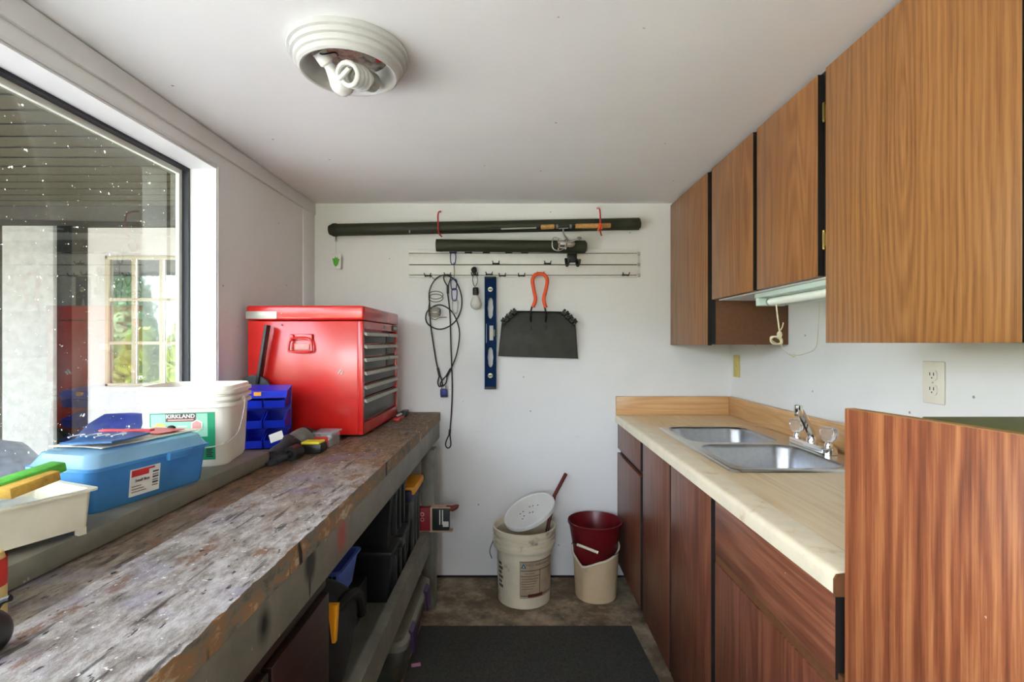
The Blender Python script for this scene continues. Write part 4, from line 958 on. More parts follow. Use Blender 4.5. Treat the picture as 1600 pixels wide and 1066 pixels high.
# fishing rod with reel
ry = .088
fr = T('fishing_rod', 'fishing rod with cork grips and spinning reel hung before the long tube', 'fishing rod', bw(890, 358, ry))
m = MB(); m.tube([bw(640, 362.5, ry), bw(845, 356, ry)], [.0018, .0035], 8); m.build('blank', 'dark_steel', fr)
m = MB(); m.tube([bw(783, 358, ry), bw(838, 356, ry)], .0048, 10); m.build('metal_sleeve', 'alu', fr)
for a, b in (((845, 355), (866, 354.2)), ((899, 353.5), (954, 352.5))):
    m = MB(); m.tube([bw(*a, ry), bw(a[0]+1, a[1], ry), bw(b[0]-1, b[1], ry), bw(*b, ry)], [.0105, .0125, .0125, .0105], 16); m.build('cork_grip', 'cork', fr)
m = MB(); m.tube([bw(866, 354.3, ry), bw(899, 353.6, ry)], .0075, 12); m.build('reel_seat', 'black', fr)
for a in (869, 890):
    m = MB(); m.tube([bw(a, 354.2, ry), bw(a+3, 354, ry)], .0115, 14); m.build('seat_ring', 'grey_tab', fr)
m = MB(); m.tube([bw(640, 360, ry), bw(640, 364, ry)], .004, 8); m.build('tip_guide', 'alu', fr)
rl = MB(); rl.tube([bw(873, 357.5, ry+.004), bw(888, 356.5, ry+.004)], .003, 8); rl.tube([bw(880, 357, ry+.004), bw(881, 365, ry+.02), bw(888, 376, ry+.048)], .0045, 8, smooth=4)
rl.ball(bw(890, 381, ry+.048), .024, (1.25, .7, .75), 3); reel = rl.build('reel', 'alu', fr)
m = MB(); m.lathe([(.002, 0), (.026, 0), (.028, .004), (.024, .008), (.021, .012), (.021, .034), (.030, .038), (.031, .044), (.024, .048), (.002, .048)], 28, axis_m(bw(885, 382, ry+.048), bw(862, 381, ry+.048))); m.build('spool', 'chrome', reel)
m = MB(); m.tube([bw(881, 389, ry+.072), bw(872, 392, ry+.082), bw(864, 388, ry+.082), bw(863, 378, ry+.082), bw(866, 371, ry+.065), bw(878, 374, ry+.065)], .0028, 6, smooth=4); m.build('bail_wire', 'alu', reel)
m = MB(); m.tube([bw(884, 379, ry+.072), bw(893, 377, ry+.077), bw(901, 374, ry+.082)], .005, 8); m.build('crank', 'alu', reel)
m = MB(); m.ball(bw(905, 372.5, ry+.087), .011, (1.2, .8, .8), 2); m.build('crank_knob', 'grey_tab', reel)
# black holder bracket
a = bw(893, 400, .05)
t = T('tool_holder', 'black two-pronged holder on the slatted panel below the reel', 'holder', (a.x, a.y, a.z-.06))
m = MB(); p0, p1 = bw(883, 416, .02), bw(904, 397, .02); m.box(p0.x+.01, p1.x-.012, YB-.045, YB-.012, p0.z+.02, p1.z, .004); m.build('block', 'black', t)
for s_ in (884.5, 901):
    q = bw(s_, 410, .045); m = MB(); m.tube([(q.x, YB-.03, q.z+.02), (q.x, YB-.05, q.z), (q.x+.002, YB-.07, q.z-.022), (q.x+.006, YB-.095, q.z-.015), (q.x+.010, YB-.10, q.z+.008)], .0075, 8, smooth=4); m.build('prong', 'black', t)
# cables
def bwp(l, d): return [bw(x, y, d+.004*math.sin(i*1.7)) for i, (x, y) in enumerate(l)]
ca = T('cable_lock', 'looped black steel security cable with blue padlock on a hook', 'cable', bw(694, 618, .03))
l = [(684, 576), (680.6, 560), (673, 510), (671.5, 480), (671, 455), (680, 437), (694, 430), (710, 437), (720, 458), (721, 480), (713, 500), (700, 511), (685, 514.5), (670, 508), (665, 497), (670, 484), (687, 476.5), (705, 486), (715, 505), (718, 525), (713, 555), (704, 578)]
pts = [bw(x, y, .022+.014*i/len(l)) for i, (x, y) in enumerate(l)]
m = MB(); m.tube(pts, .0036, 8, smooth=6); m.build('cable', 'black', ca)
for a, b in (((684, 575), (687, 588)), ((704.5, 576), (698, 588))):
    m = MB(); m.tube([bw(*a, .03), bw(*b, .03)], .0068, 10); m.build('ferrule', 'black', ca)
for l in ([(687, 588), (684, 597), (686, 604), (691, 602), (690, 594)], [(698, 588), (697, 598), (691, 604), (688, 600), (693, 592)]):
    m = MB(); m.tube([bw(x, y, .032) for x, y in l], .0034, 8, closed=True, smooth=5); m.build('eye', 'black', ca)
m = MB(); p = bw(693.5, 613, .032); m.box(p.x-.019, p.x+.019, p.y-.011, p.y+.011, p.z-.020, p.z+.018, .006); lk = m.build('padlock', 'lock_blue', ca)
m = MB(); m.tube([(p.x-.011, p.y, p.z+.016), (p.x-.011, p.y, p.z+.034), (p.x, p.y, p.z+.042), (p.x+.011, p.y, p.z+.034), (p.x+.011, p.y, p.z+.016)], .003, 8, smooth=4); m.build('shackle', 'chrome', lk)
m = MB(); m.box(p.x-.017, p.x+.021, p.y-.0115, p.y+.0115, p.z-.027, p.z-.019, .003); m.build('key_cover', 'black', lk)
cb_ = T('straight_cable', 'long straight black cable with an eye at its lower end', 'cable', bw(700, 702, .02))
m = MB(); m.tube([bw(x, y, .018) for x, y in ((699, 456), (703, 490), (704.5, 540), (706.5, 600), (705.5, 640), (703, 674))], .0036, 8, smooth=6); m.build('cable', 'black', cb_)
for a, b in (((699.5, 446), (699.5, 459)), ((703, 671), (702, 681))):
    m = MB(); m.tube([bw(*a, .018), bw(*b, .018)], .0062, 10); m.build('ferrule', 'black', cb_)
m = MB(); m.tube([bw(x, y, .022) for x, y in ((699.5, 447), (694, 438), (694, 431), (701, 429.5), (704, 434), (702, 441))], .0034, 8, closed=True, smooth=5); m.build('eye', 'black', cb_)
m = MB(); m.tube([bw(x, y, .018) for x, y in ((702, 680), (697, 690), (696.5, 697), (700, 700.5), (704, 697), (704, 688))], .0034, 8, closed=True, smooth=5); m.build('eye', 'black', cb_)
m = MB(); pts = [bw(671, 434, .04), bw(675, 432, .04), bw(679, 438, .04), bw(673, 447, .045), bw(671, 454, .045)]
for k in range(25): a = PI+k*PI/6; pts.append(bw(682+10.5*math.cos(a), 459+.38*k+5*math.sin(a), .05+.010*math.sin(a)))
for k in range(6): pts.append(bw(671-1.5*k/5, 470+2.4*k, .045))
for k in range(49): a = PI+k*PI/6; pts.append(bw(679+9.5*math.cos(a), 484+.16*k+4.5*math.sin(a), .05+.010*math.sin(a)))
pts += [bw(672, 497, .05), bw(680, 500, .055), bw(686, 496, .05), bw(698, 496, .045)]
m.tube(pts, .0022, 6); tag(m.build('coiled_wire', 'wire'), 'brownish coiled wire hanging inside the black cable loop', 'wire')
cc = T('carabiner_chain', 'string of blue carabiner clips hanging from the slatted panel', 'carabiners', bw(709, 488, .03))
def cara(cx, y0, y1, w, mat): 
    m = MB(); m.tube([bw(cx-w, y0+3, .035), bw(cx, y0, .035), bw(cx+w, y0+3, .035), bw(cx+w*.8, y1-2, .035), bw(cx, y1, .035), bw(cx-w*.8, y1-2, .035)], .0028, 8, closed=True, smooth=4); m.build('carabiner', mat, cc)
cara(708, 395, 413, 4, 'lock_blue'); cara(709, 436, 453, 4.5, 'lock_blue'); cara(710, 451, 470, 4, 'lock_blue'); cara(711, 468, 490, 4, 'alu')
m = MB(); m.tube([bw(709, 410, .034), bw(710, 425, .03), bw(709, 438, .034)], .0022, 6); m.build('link_cord', 'wire', cc)
# hanging bulb
t = T('hanging_bulb', 'white bulb in a black socket hanging from a hook', 'bulb', bw(744, 489, .03))
m = MB(); m.ball(bw(740.5, 422, .035), .016, (1, .8, 1.1), 2); m.tube([bw(741, 417, .035), bw(741.5, 429, .035)], .008, 8); m.jitter(.003, 50, 3); m.build('plug', 'black', t)
m = MB(); m.tube([bw(740, 428, .035), bw(738.5, 438, .035), bw(742, 448, .03), bw(746, 440, .03), bw(745, 430, .03)], .0018, 6, smooth=5); m.build('wire', 'black', t)
m = MB(); m.lathe([(.006, 0), (.014, .002), (.016, .012), (.016, .040), (.014, .042)], 20, axis_m(bw(743, 449, .032), bw(743.5, 470, .032))); m.build('socket', 'black', t)
m = MB(); m.lathe([(.013, 0), (.020, .012), (.0285, .034), (.029, .046), (.024, .060), (.012, .070), (.002, .072)], 28, axis_m(bw(743, 463, .032), bw(743.8, 490, .032))); m.build('glass_bulb', 'bulb_white', t)
# level
lv = T('spirit_level', 'blue two-foot spirit level with clear vials hanging on the wall', 'level', bw(766, 609, .02))
a, b = bw(757.3, 608, .03), bw(775.3, 432.5, .03); lx0, lx1, lz0, lz1 = a.x, b.x, a.z, b.z; ly0, ly1 = YB-.044, YB-.019
def lev(px): return W(0, px, YB-.03).z
holes = [(lev(477), lev(499-45) , .0)]
# body with cut-outs: rails and webs
m = MB(); w_ = lx1-lx0; cxl = (lx0+lx1)/2
m.box(lx0, lx0+.008, ly0, ly1, lz0+.008, lz1-.008, .001); m.box(lx1-.008, lx1, ly0, ly1, lz0+.008, lz1-.008, .001); m.build('rail', 'level_blue', lv)
cut = []
def web(z0, z1): 
    m = MB(); m.box(lx0+.007, lx1-.007, ly0+.006, ly1-.006, z0, z1); m.build('web', 'level_blue', lv, smooth=False)
h1 = (lev(498), lev(465)); h2 = (lev(574), lev(543)); v1 = lev(452.5); v2 = lev(587)
def ring_plate(c0z0, c0z1, hz0, hz1, rx, wavy):
    """web plate between z limits with an elliptical opening"""
    m = MB(); n = 32; zc = (hz0+hz1)/2; hh = (hz1-hz0)/2
    inn, out = [], []
    for k in range(n):
        a = 2*PI*k/n; r_ = 1+(.07*math.cos(8*a) if wavy else 0)
        inn.append((cxl+rx*r_*math.cos(a)*(abs(math.cos(a))**-.3 if wavy and abs(math.cos(a)) > .01 else 1)*.9, zc+hh*math.sin(a)))
        u, v = math.cos(a), math.sin(a); s_ = 1/max(abs(u), abs(v)); out.append((cxl+(w_/2-.007)*u*s_, (zc+((c0z1-zc) if v > 0 else (zc-c0z0))*v*s_)))
    m.rings([[Vector((x, ly0+.006, z)) for x, z in out], [Vector((x, ly0+.006, z)) for x, z in inn], [Vector((x, ly1-.006, z)) for x, z in inn], [Vector((x, ly1-.006, z)) for x, z in out]], closed=True, cap=False)
    m.build('web', 'level_blue', lv, smooth=False)
ring_plate(lz1-.07-.03, lz1-.008, v1-.013, v1+.013, .013, False)
ring_plate(lev(505), lz1-.10, h1[0], h1[1], .0165, True)
web(lev(537), lev(505))
ring_plate(lz0+.11, lev(537), h2[0], h2[1], .0165, True)
ring_plate(lz0+.008, lz0+.11, v2-.013, v2+.013, .013, False)
for z_ in (v1, v2):
    m = MB(); m.lathe([(.013, 0), (.013, .012), (.009, .014)], 20, axis_m((cxl, ly0+.016, z_), (cxl, ly0-.1, z_))); vv = m.build('vial_disc', 'label_white', lv)
    m = MB(); m.tube([(cxl-.010, ly0+.002, z_), (cxl+.010, ly0+.002, z_)], .005, 10); m.build('vial', 'vial', vv)
m = MB(); m.box(lx1-.014, lx1+.004, ly0+.001, ly1, lev(526), lev(515), .002); m.build('centre_vial', 'vial', lv)
for z0, z1 in ((lz1-.010, lz1), (lz0, lz0+.012)):
    m = MB(); m.box(lx0-.0005, lx1+.0005, ly0-.001, ly1+.001, z0, z1, .002); m.build('end_cap', 'black', lv)
mt = Matrix.Translation(Vector(lv.location)).inverted() @ face_m((cxl-.003, ly0+.0052, lev(520)), (0, 0, -1), (1, 0, 0))
for k in range(3):
    m = MB(); m.box(cxl-.004+k*.007, cxl+.0005+k*.007, ly0+.0045, ly0+.006, lev(532), lev(509)); m.build('printed_line', 'label_white', lv, smooth=False)
m = MB(); m.box(lx0+.009, lx0+.0105, ly0+.0045, ly0+.006, lev(536), lev(506)); m.build('printed_line', 'label_white', lv, smooth=False)
# dustpan
dp = T('metal_dustpan', 'black metal dustpan with orange looped handle hanging on the wall', 'dustpan', bw(841, 561, .04))
def dz(py): return bw(0, py, .06).z
def dx(px, py=520): return bw(px, py, .06).x
out = [(778, 557), (904.5, 561), (899, 505), (893, 500), (880, 487.5), (805, 486), (790, 497), (784, 503)]
m = MB(); m.prism([(dx(x), dz(y)) for x, y in out], 'y', YB-.020, YB-.016); m.build('pan_plate', 'pan_black', dp, smooth=False)
edge = [(904.5, 561), (899, 505), (893, 499), (880, 487.5), (805, 486), (790, 497), (784, 503), (778, 557)]
m = MB(); dep = [.004, .045, .06, .07, .07, .06, .045, .004]
rings = []
for (x, y), d in zip(edge, dep): rings.append([Vector((dx(x), YB-.018, dz(y))), Vector((dx(x), YB-.018-d, dz(y))), Vector((dx(x)*.995, YB-.018-d, dz(y)-.002)), Vector((dx(x)*.995, YB-.018, dz(y)-.002))])
m.rings(rings); m.build('pan_wall', 'pan_black', dp, smooth=False)
for sgn, base in ((1, (880, 487.5)), (-1, (805, 486))):      # crimped corners
    m = MB()
    for k in range(7):
        f = k/6; x, y = base[0]+sgn*(1+f*19), base[1]-1+f*17
        q = Vector((dx(x), YB-.088+.035*f, dz(y))); m.box(-.006, .006, -.004, .045, -.020, .010+.004*(k % 2), .001, mtx=Matrix.Translation(q) @ Matrix.Rotation(R(sgn*(40+18*(k % 2))), 4, 'Y'))
    m.build('crimped_corner', 'pan_black', dp)
for s_ in (-1, 1):
    m = MB(); m.tube([bw(841+s_*9.5, 478, .05), bw(841+s_*12, 490, .055), bw(841+s_*11.5, 503, .03)], .0048, 8, smooth=4); m.build('handle_rod', 'dark_steel', dp)
    m = MB(); q = bw(841+s_*11.5, 512, .026); m.box(q.x-.006, q.x+.006, YB-.024, YB-.019, q.z-.012, q.z+.012, .001); m.build('weld_tab', 'pan_black', dp)
m = MB(); m.tube([bw(x, y, .05) for x, y in ((832.5, 480), (836.5, 468), (834, 452), (832, 438), (836, 430), (843.5, 428), (851, 430), (855, 438), (853, 452), (849.5, 468), (853, 481))], .0098, 12, smooth=5); m.build('handle', 'orange', dp)

# ---------------------------------------------------------------- ceiling lamp
lc = Vector((-.436, 1.345, ZC))
cl = T('ceiling_lamp', 'open round white ceiling lamp base with two bare bulbs', 'lamp', (lc.x, lc.y, lc.z-.065))
prof = [(.150, 0), (.153, -.010), (.152, -.015), (.145, -.017), (.145, -.026), (.144, -.029), (.137, -.031), (.137, -.040), (.135, -.043), (.129, -.045), (.127, -.056), (.121, -.060), (.116, -.058), (.113, -.050), (.106, -.030), (.10, -.010), (.10, 0)]
m = MB(); m.lathe(prof, 64, Matrix.Translation(lc), closed=True, cap=False); m.build('ring', 'lamp_white', cl)
m = MB(); m.lathe([(.002, -.006), (.101, -.006), (.101, -.002), (.002, -.002)], 40, Matrix.Translation(lc)); m.build('reflector', 'foil', cl)
for (x, y) in ((.075, .02), (.06, -.06), (-.08, .01)):
    m = MB(); m.ball((lc.x+x, lc.y+y, lc.z-.010), .012, (1, 1, .5), 2); m.build('wire_nut', 'red_plastic', cl)
a, b = Vector((-.486, 1.319, 2.012)), Vector((-.450, 1.372, 1.962))
m = MB(); m.lathe([(.012, -.03), (.019, -.028), (.019, .0), (.016, .004)], 20, axis_m(a, b)); m.build('socket', 'label_white', cl)
m = MB(); m.lathe([(.013, 0), (.014, .012), (.020, .030), (.029, .050), (.030, .062), (.024, .080), (.012, .089), (.002, .091)], 28, axis_m(a, b)); m.build('bulb', 'bulb_white', cl)
a, b = Vector((-.392, 1.412, 2.006)), Vector((-.431, 1.285, 1.968)); mx = axis_m(a, b)
m = MB(); m.lathe([(.013, -.02), (.016, -.016), (.016, .0), (.026, .006), (.027, .040), (.022, .044), (.002, .044)], 24, mx); m.build('spiral_bulb_base', 'alu', cl)
pts = []
for k in range(61):
    t_ = k/60; an = t_*2*PI*4; r_ = .026; z_ = .05+.075*t_
    pts.append(mx @ Vector((r_*math.cos(an), r_*math.sin(an), z_)))
pts += [mx @ Vector((.018, .010, .130)), mx @ Vector((0, .002, .134)), mx @ Vector((-.012, -.008, .130))]
m = MB(); m.tube(pts, .0065, 8); m.build('spiral_bulb', 'bulb_white', cl)
m = MB(); m.tube([lc+Vector((-.07, -.03, -.01)), lc+Vector((-.05, -.06, -.04)), lc+Vector((-.02, -.05, -.03)), lc+Vector((-.03, .0, -.01))], .002, 6, smooth=5); m.build('wire', 'black', cl)

# ---------------------------------------------------------------- upper cabinets
UX = .849
def slab_door(par, name, x, th, y0, y1, z0, z1, mat, bev=.0015):
    m = MB(); m.box(x, x+th, y0, y1, z0, z1, bev)
    d = m.build(name, mat, par)
    m = MB(); m.box(x+.0004, x+th, y0-.0008, y0+.0004, z0+.0005, z1-.0005); m.build('edge_band', 'cab_dark', d, smooth=False)
    return d
def hinge(par, x, y, z, mat='brass'):
    m = MB(); m.tube([(x, y, z-.022), (x, y, z+.022)], .0045, 8); m.ball((x, y, z+.024), .005, sub=1); m.ball((x, y, z-.024), .005, sub=1); m.box(x, x+.008, y-.008, y+.008, z-.018, z+.018); m.build('hinge', mat, par)
def upper(name, label, y0, y1, z0, doors, mat, zt=ZC-.012):
    t = T(name, label, 'cabinet', ((UX+XR)/2, (y0+y1)/2, z0))
    m = MB(); m.box(UX+.02, XR, y0, y1, z0+.004, ZC-.002, .001); m.build('carcass', 'brown_board', t)
    m = MB(); m.box(UX+.018, UX+.0215, y0, y1, z0+.004, ZC-.006); m.build('face_frame', 'cab_dark', t, smooth=False)
    for a, b in doors: slab_door(t, 'door', UX, .018, a, b, z0, zt, mat)
    return t
u1 = upper('wall_cabinet', 'single-door walnut wall cabinet in the back corner', 2.222, YB-.003, 1.277, [(2.258, YB-.006)], 'wood_upper')
u2 = upper('wall_cabinet', 'short two-door walnut wall cabinet above the sink', 1.402, 2.2205, 1.475, [(1.828, 2.212), (1.437, 1.800)], 'wood_upper')
m = MB(); m.box(UX+.03, XR-.004, 1.42, 2.21, 1.470, 1.476); m.build('bottom_panel', 'cab_white', u2, smooth=False)
for z_ in (1.93, 1.575): hinge(u2, UX+.010, 1.424, z_)
u3 = upper('wall_cabinet', 'wide walnut wall cabinet door beside the outlet', .80, 1.4005, 1.288, [(.8576, 1.4005)], 'wood_upper_big')
m = MB(); m.box(UX+.001, UX+.018, .80, .852, 1.289, ZC-.012); m.build('stile', 'wood_upper', u3, smooth=False)
# fluorescent fixture
fx = T('strip_light', 'slim fluorescent strip light fixed under the short wall cabinet', 'strip light', (.935, 1.65, 1.425))
m = MB(); m.box(.885, 1.0, 1.41, 1.895, 1.452, 1.4695, .003); m.build('housing', 'fixture', fx)
m = MB(); m.prism([(.985, 1.455), (1.0, 1.455), (1.0, 1.43), (.996, 1.426)], 'y', 1.41, 1.895); m.build('reflector', 'fixture', fx, smooth=False)
m = MB(); m.tube([(.93, 1.425, 1.438), (.93, 1.87, 1.438)], .014, 16); m.build('tube', 'tube_white', fx)
for y_ in (1.872, 1.412):
    m = MB(); m.box(.888, .99, y_, y_+.02, 1.424, 1.454, .003); m.build('end_holder', 'fixture', fx)
    m = MB(); m.tube([(.93, y_-.012 if y_ > 1.5 else y_+.02, 1.438), (.93, y_ if y_ > 1.5 else y_+.032, 1.438)], .0145, 14); m.build('tube_cap', 'alu', fx)
# pull cord
pc = T('pull_cord', 'cream knotted pull cord hanging from the strip light', 'cord', W(1217, 553, 1.80))
Yc = 1.80
m = MB(); m.tube([W(1213, 476, Yc), W(1215, 495, Yc), W(1218, 518, Yc)], .0028, 8, smooth=4); m.tube([W(1218, 518, Yc), W(1222, 512, Yc), W(1224, 504, Yc)], .002, 6, smooth=3); m.build('cord', 'rope_cream', pc)
m = MB(); m.ball(W(1218, 523, Yc), .010, (.9, .9, 1.3), 2)
for k in range(3): m.tube([W(1213+9*math.cos(a*PI/4+k), 532+6*math.sin(a*PI/4+k*1.3), Yc-.008+.008*k) for a in range(8)], .003, 6, closed=True, smooth=3)
m.build('knot', 'rope_cream', pc)
m = MB(); m.tube([W(1218, 530, Yc), W(1224, 546, Yc), W(1232, 553, Yc+.02), W(1240, 556, Yc+.04), W(1258, 553, Yc+.08), W(1274, 544, Yc+.08), W(1278, 520, Yc+.05), W(1281, 472, Yc)], .0012, 6, smooth=5); m.ball(W(1240, 556, Yc+.04), .006, (1.2, 1, 1), 2); m.build('looped_end', 'rope_cream', pc)
# outlets
ot = T('wall_outlet', 'white duplex outlet on the right wall above the green-topped cabinet', 'outlet', (XR-.003, 1.447, 1.118))
oy, oz = 1.447, 1.176
m = MB(); m.box(XR-.006, XR-.0004, oy-.037, oy+.037, oz-.060, oz+.060, .003, 3); m.build('plate', 'outlet', ot)
for s_ in (-1, 1):
    m = MB(); m.rings([[Vector((XR-.006-k, oy+x, oz+s_*.0205+z)) for x, z in rrect(-.017, .017, -.0145, .0145, .010, 5)] for k in (-.001, .003)]); r_ = m.build('receptacle', 'outlet', ot)
    for y_ in (-.0065, .0065):
        m = MB(); m.box(XR-.0094, XR-.0088, oy+y_-.0014, oy+y_+.0014, oz+s_*.0205-.001, oz+s_*.0205+.008); m.build('slot', 'print_black', r_, smooth=False)
    m = MB(); m.ball((XR-.009, oy, oz+s_*.0205-.007), .0026, (.3, 1, 1), 1); m.build('slot', 'print_black', r_)
m = MB(); m.ball((XR-.006, oy, oz), .003, (.5, 1, 1), 2); m.build('screw', 'alu', ot)
sw = T('blank_plate', 'yellowed blank wall plate in the back right corner', 'wall plate', (XR-.003, 2.735, 1.10))
m = MB(); m.box(XR-.006, XR-.0004, 2.70, 2.772, 1.105, 1.222, .002); m.build('plate', 'old_yellow', sw)
m = MB(); m.ball((XR-.006, 2.736, 1.163), .003, (.5, 1, 1), 1); m.build('screw', 'brass', sw)
# ---------------------------------------------------------------- base cabinets and counter
FX, CTX, CZT = .558, .547, .895
def base_unit(name, label, y0, y1, h0=CZT-.042, h1=CZT-.042):   # h0, h1: side panel heights, cut down below the sink bowls
    t = T(name, label, 'cabinet', ((FX+XR)/2, (y0+y1)/2, 0))
    m = MB(); m.box(FX+.0205, FX+.04, y0, y1, .10, CZT-.042); m.box(FX+.04, XR-.002, y0, y0+.016, .10, h0); m.box(FX+.04, XR-.002, y1-.016, y1, .10, h1); m.box(FX+.04, XR-.002, y0, y1, .10, .116); m.build('carcass', 'cab_dark', t, smooth=False)
    m = MB(); m.box(FX+.065, FX+.08, y0, y1, 0, .10); m.build('toe_kick', 'cab_dark', t, smooth=False)
    return t
c1 = base_unit('base_cabinet', 'base cabinet with drawer over door in the back corner', 2.262, YB-.003, .70)
slab_door(c1, 'drawer_front', FX, .019, 2.282, YB-.02, .716, CZT-.046, 'wood_lower'); slab_door(c1, 'door', FX, .019, 2.282, YB-.008, .095, .690, 'wood_lower')
c2 = base_unit('base_cabinet', 'two-door sink base cabinet with full-height doors', 1.44, 2.2615, .70, .70)
slab_door(c2, 'door', FX, .019, 1.850, 2.238, .098, CZT-.044, 'wood_lower'); slab_door(c2, 'door', FX, .019, 1.460, 1.836, .098, CZT-.044, 'wood_lower')
for z_ in (.775, .22): hinge(c2, FX+.010, 1.447, z_, 'dark_steel')
c3 = base_unit('base_cabinet', 'wide base cabinet with horizontal-grain drawer at the counter end', .880, 1.4395)
slab_door(c3, 'drawer_front', FX, .019, .893, 1.430, .700, CZT-.046, 'wood_lower_h'); slab_door(c3, 'door', FX, .019, .889, 1.432, .098, .676, 'wood_lower')
m = MB(); m.box(FX+.005, FX+.0205, .880, 1.4395, .660, .712); m.build('rail', 'brown_board', c3, smooth=False)
# countertop around the sink cut-out
SX0, SX1, SY0, SY1 = .655, 1.135, 1.548, 2.382
ct = T('countertop', 'pale wood-grain laminate countertop with low backsplash', 'countertop', ((CTX+XR)/2, 1.84, CZT-.04))
m = MB(); r_ = .014
nose = [(.62, CZT), (CTX+r_, CZT)]+[(CTX+r_-r_*math.sin(a), CZT-r_+r_*math.cos(a)) for a in (R(30), R(60), R(90))]+[(CTX, CZT-.038), (CTX+.02, CZT-.042), (.62, CZT-.042)]
ne = MB(); ne.prism(nose, 'y', .880, YB-.002); ne.build('front_edge', 'counter_edge', ct, ang=50)
m.box(.62, SX0+.012, .880, YB-.002, CZT-.03, CZT); m.box(SX1-.012, XR-.002, .880, YB-.002, CZT-.03, CZT)
m.box(SX0+.012, SX1-.012, .880, SY0+.012, CZT-.03, CZT); m.box(SX0+.012, SX1-.012, SY1-.012, YB-.002, CZT-.03, CZT)
m.build('slab', 'counter_top', ct, ang=50)
m = MB(); m.box(XR-.022, XR-.002, .880, YB-.002, CZT, CZT+.102, .004); m.build('backsplash', 'counter_splash', ct)
m = MB(); m.box(CTX+.002, XR-.022, YB-.022, YB-.002, CZT, CZT+.102, .004); s_ = m.build('backsplash', 'counter_splash_x', ct)
m = MB(); m.prism([(.57, CZT-.002), (CTX+.004, CZT-.004), (CTX-.001, CZT-.012), (CTX-.001, CZT-.0415), (.57, CZT-.0415)], 'y', .875, .8795); m.build('end_strip', 'brown_board', ct, smooth=False)
# sink
sk = T('double_sink', 'stainless steel double-bowl sink set in the countertop', 'sink', ((SX0+SX1)/2, (SY0+SY1)/2, CZT))
bowls = [(SX0+.032, SX0+.385, SY0+.030, 1.945), (SX0+.032, SX0+.385, 1.988, SY1-.030)]
m = MB(); bm = m.bm
def loop(pts):
    vs = [bm.verts.new(p) for p in pts]; return [bm.edges.new((vs[i], vs[(i+1) % len(vs)])) for i in range(len(vs))]
ed = loop([(x, y, CZT+.007) for x, y in rrect(SX0+.012, SX1-.012, SY0+.012, SY1-.012, .03)])
for b_ in bowls: ed += loop([(x, y, CZT+.007) for x, y in rrect(*b_, .07, 8)])
bmesh.ops.triangle_fill(bm, edges=ed, use_beauty=True)
m.rings([[Vector((x, y, z)) for x, y in rrect(SX0+k, SX1-k, SY0+k, SY1-k, .03)] for k, z in ((0, CZT+.0005), (.004, CZT+.006), (.0121, CZT+.007))], cap=False)
m.build('rim', 'steel_rim', sk, ang=50)
for b_ in bowls:
    m = MB(); x0, x1, y0, y1 = b_
    def br(k, z, r): return [Vector((x, y, z)) for x, y in rrect(x0+k, x1-k, y0+k, y1-k, r, 8)]
    m.rings([br(-.004, CZT+.0072, .074), br(0, CZT+.0065, .07), br(.006, CZT-.004, .068), br(.012, CZT-.13, .062), br(.025, CZT-.16, .055), br(.05, CZT-.168, .04), br(.13, CZT-.172, .02)], cap=False)
    bw_ = m.build('bowl', 'steel', sk, ang=60)
    m = MB(); cx, cy = (x0+x1)/2, (y0+y1)/2; m.box(x0+.125, x1-.125, y0+.125, y1-.125, CZT-.176, CZT-.171); m.lathe([(.045, 0), (.045, .004), (.035, .003), (.030, -.004), (.002, -.004)], 24, Matrix.Translation((cx, cy, CZT-.170))); m.build('drain', 'chrome', bw_)
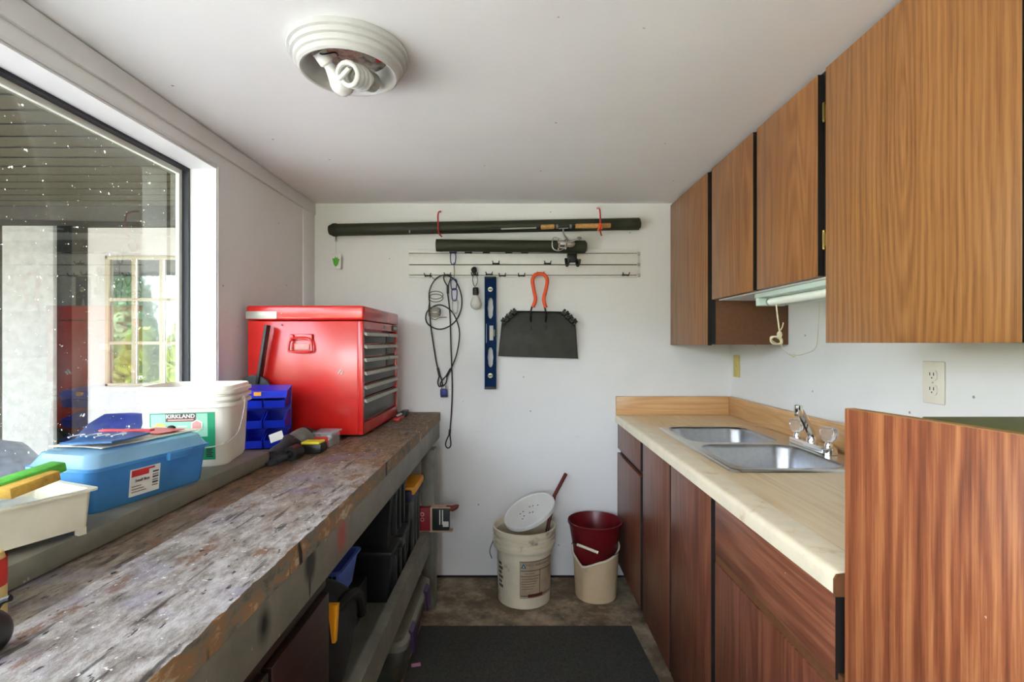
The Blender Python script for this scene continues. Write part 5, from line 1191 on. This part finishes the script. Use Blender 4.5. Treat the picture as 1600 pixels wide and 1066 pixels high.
# faucet
fa = T('kitchen_faucet', 'chrome kitchen faucet with clear acrylic knobs behind the sink', 'faucet', (1.09, 1.88, CZT+.008))
FZ = CZT+.008
m = MB(); m.rings([[Vector((1.09+x, 1.88+y, FZ+z)) for x, y in rrect(-.026+k, .026-k, -.128+k, .128-k, .025-k*.5, 6)] for k, z in ((0, 0), (0, .016), (.004, .022))]); m.build('base_plate', 'chrome', fa)
for y_ in (1.98, 1.78):
    m = MB(); m.lathe([(.013, 0), (.013, .012), (.010, .018), (.009, .024)], 20, Matrix.Translation((1.09, y_, FZ+.02))); hb = m.build('knob_stem', 'chrome', fa)
    m = MB(); pr = []
    for z, r0 in ((.0, .016), (.010, .024), (.034, .028), (.046, .025), (.050, .015)): pr.append([Vector((1.09+r0*(1+.05*math.cos(8*a*PI/16))*math.cos(a*PI/16), y_+r0*(1+.05*math.cos(8*a*PI/16))*math.sin(a*PI/16), FZ+.042+z)) for a in range(32)])
    m.rings(pr); m.build('acrylic_knob', 'acrylic', hb)
m = MB(); m.lathe([(.020, 0), (.020, .014), (.015, .022), (.014, .03)], 20, Matrix.Translation((1.09, 1.88, FZ+.02))); m.build('spout_collar', 'chrome', fa)
p0, p1 = Vector((1.09, 1.88, FZ+.045)), Vector((.985, 1.775, 1.062))
m = MB(); m.tube([p0, p0.lerp(p1, .12), p0.lerp(p1, .5), p0.lerp(p1, .88), p1], [.013, .014, .0135, .0125, .010], 8); m.build('spout', 'chrome', fa)
m = MB(); m.lathe([(.009, .012), (.0135, .010), (.014, 0), (.0135, -.024), (.012, -.027), (.009, -.026)], 20, Matrix.Translation(p1+Vector((-.006, -.006, 0)))); m.build('aerator', 'chrome', fa)
# ---------------------------------------------------------------- green-topped cabinet with its door ajar
gc = T('green_top_cabinet', 'low cabinet with olive green top and walnut door standing ajar', 'cabinet', (.94, .58, 0))
m = MB(); m.box(.70, XR-.002, .25, .866, .0, 1.14, .002); m.build('carcass', 'brown_board', gc)
m = MB(); m.box(.69, XR-.002, .25, .869, 1.1405, 1.163, .002); m.build('top', 'green_top', gc)
far, near = Vector((.561, .872, 0)), Vector((.676, .320, 0))
d = (near-far); L = d.length; nx = Vector((-d.y, d.x, 0)).normalized()
if nx.x < 0: nx = -nx
mx = Matrix((nx, d.normalized(), Vector((0, 0, 1)))).transposed().to_4x4(); mx.translation = far
m = MB(); m.box(0, .019, 0, L, .06, 1.176, .001, mtx=mx); dr = m.build('door', 'wood_panel', gc)
m = MB(); m.box(.0005, .0185, .001, L-.001, 1.1755, 1.1768, mtx=mx); m.build('edge_band', 'edge_wood', dr, smooth=False)
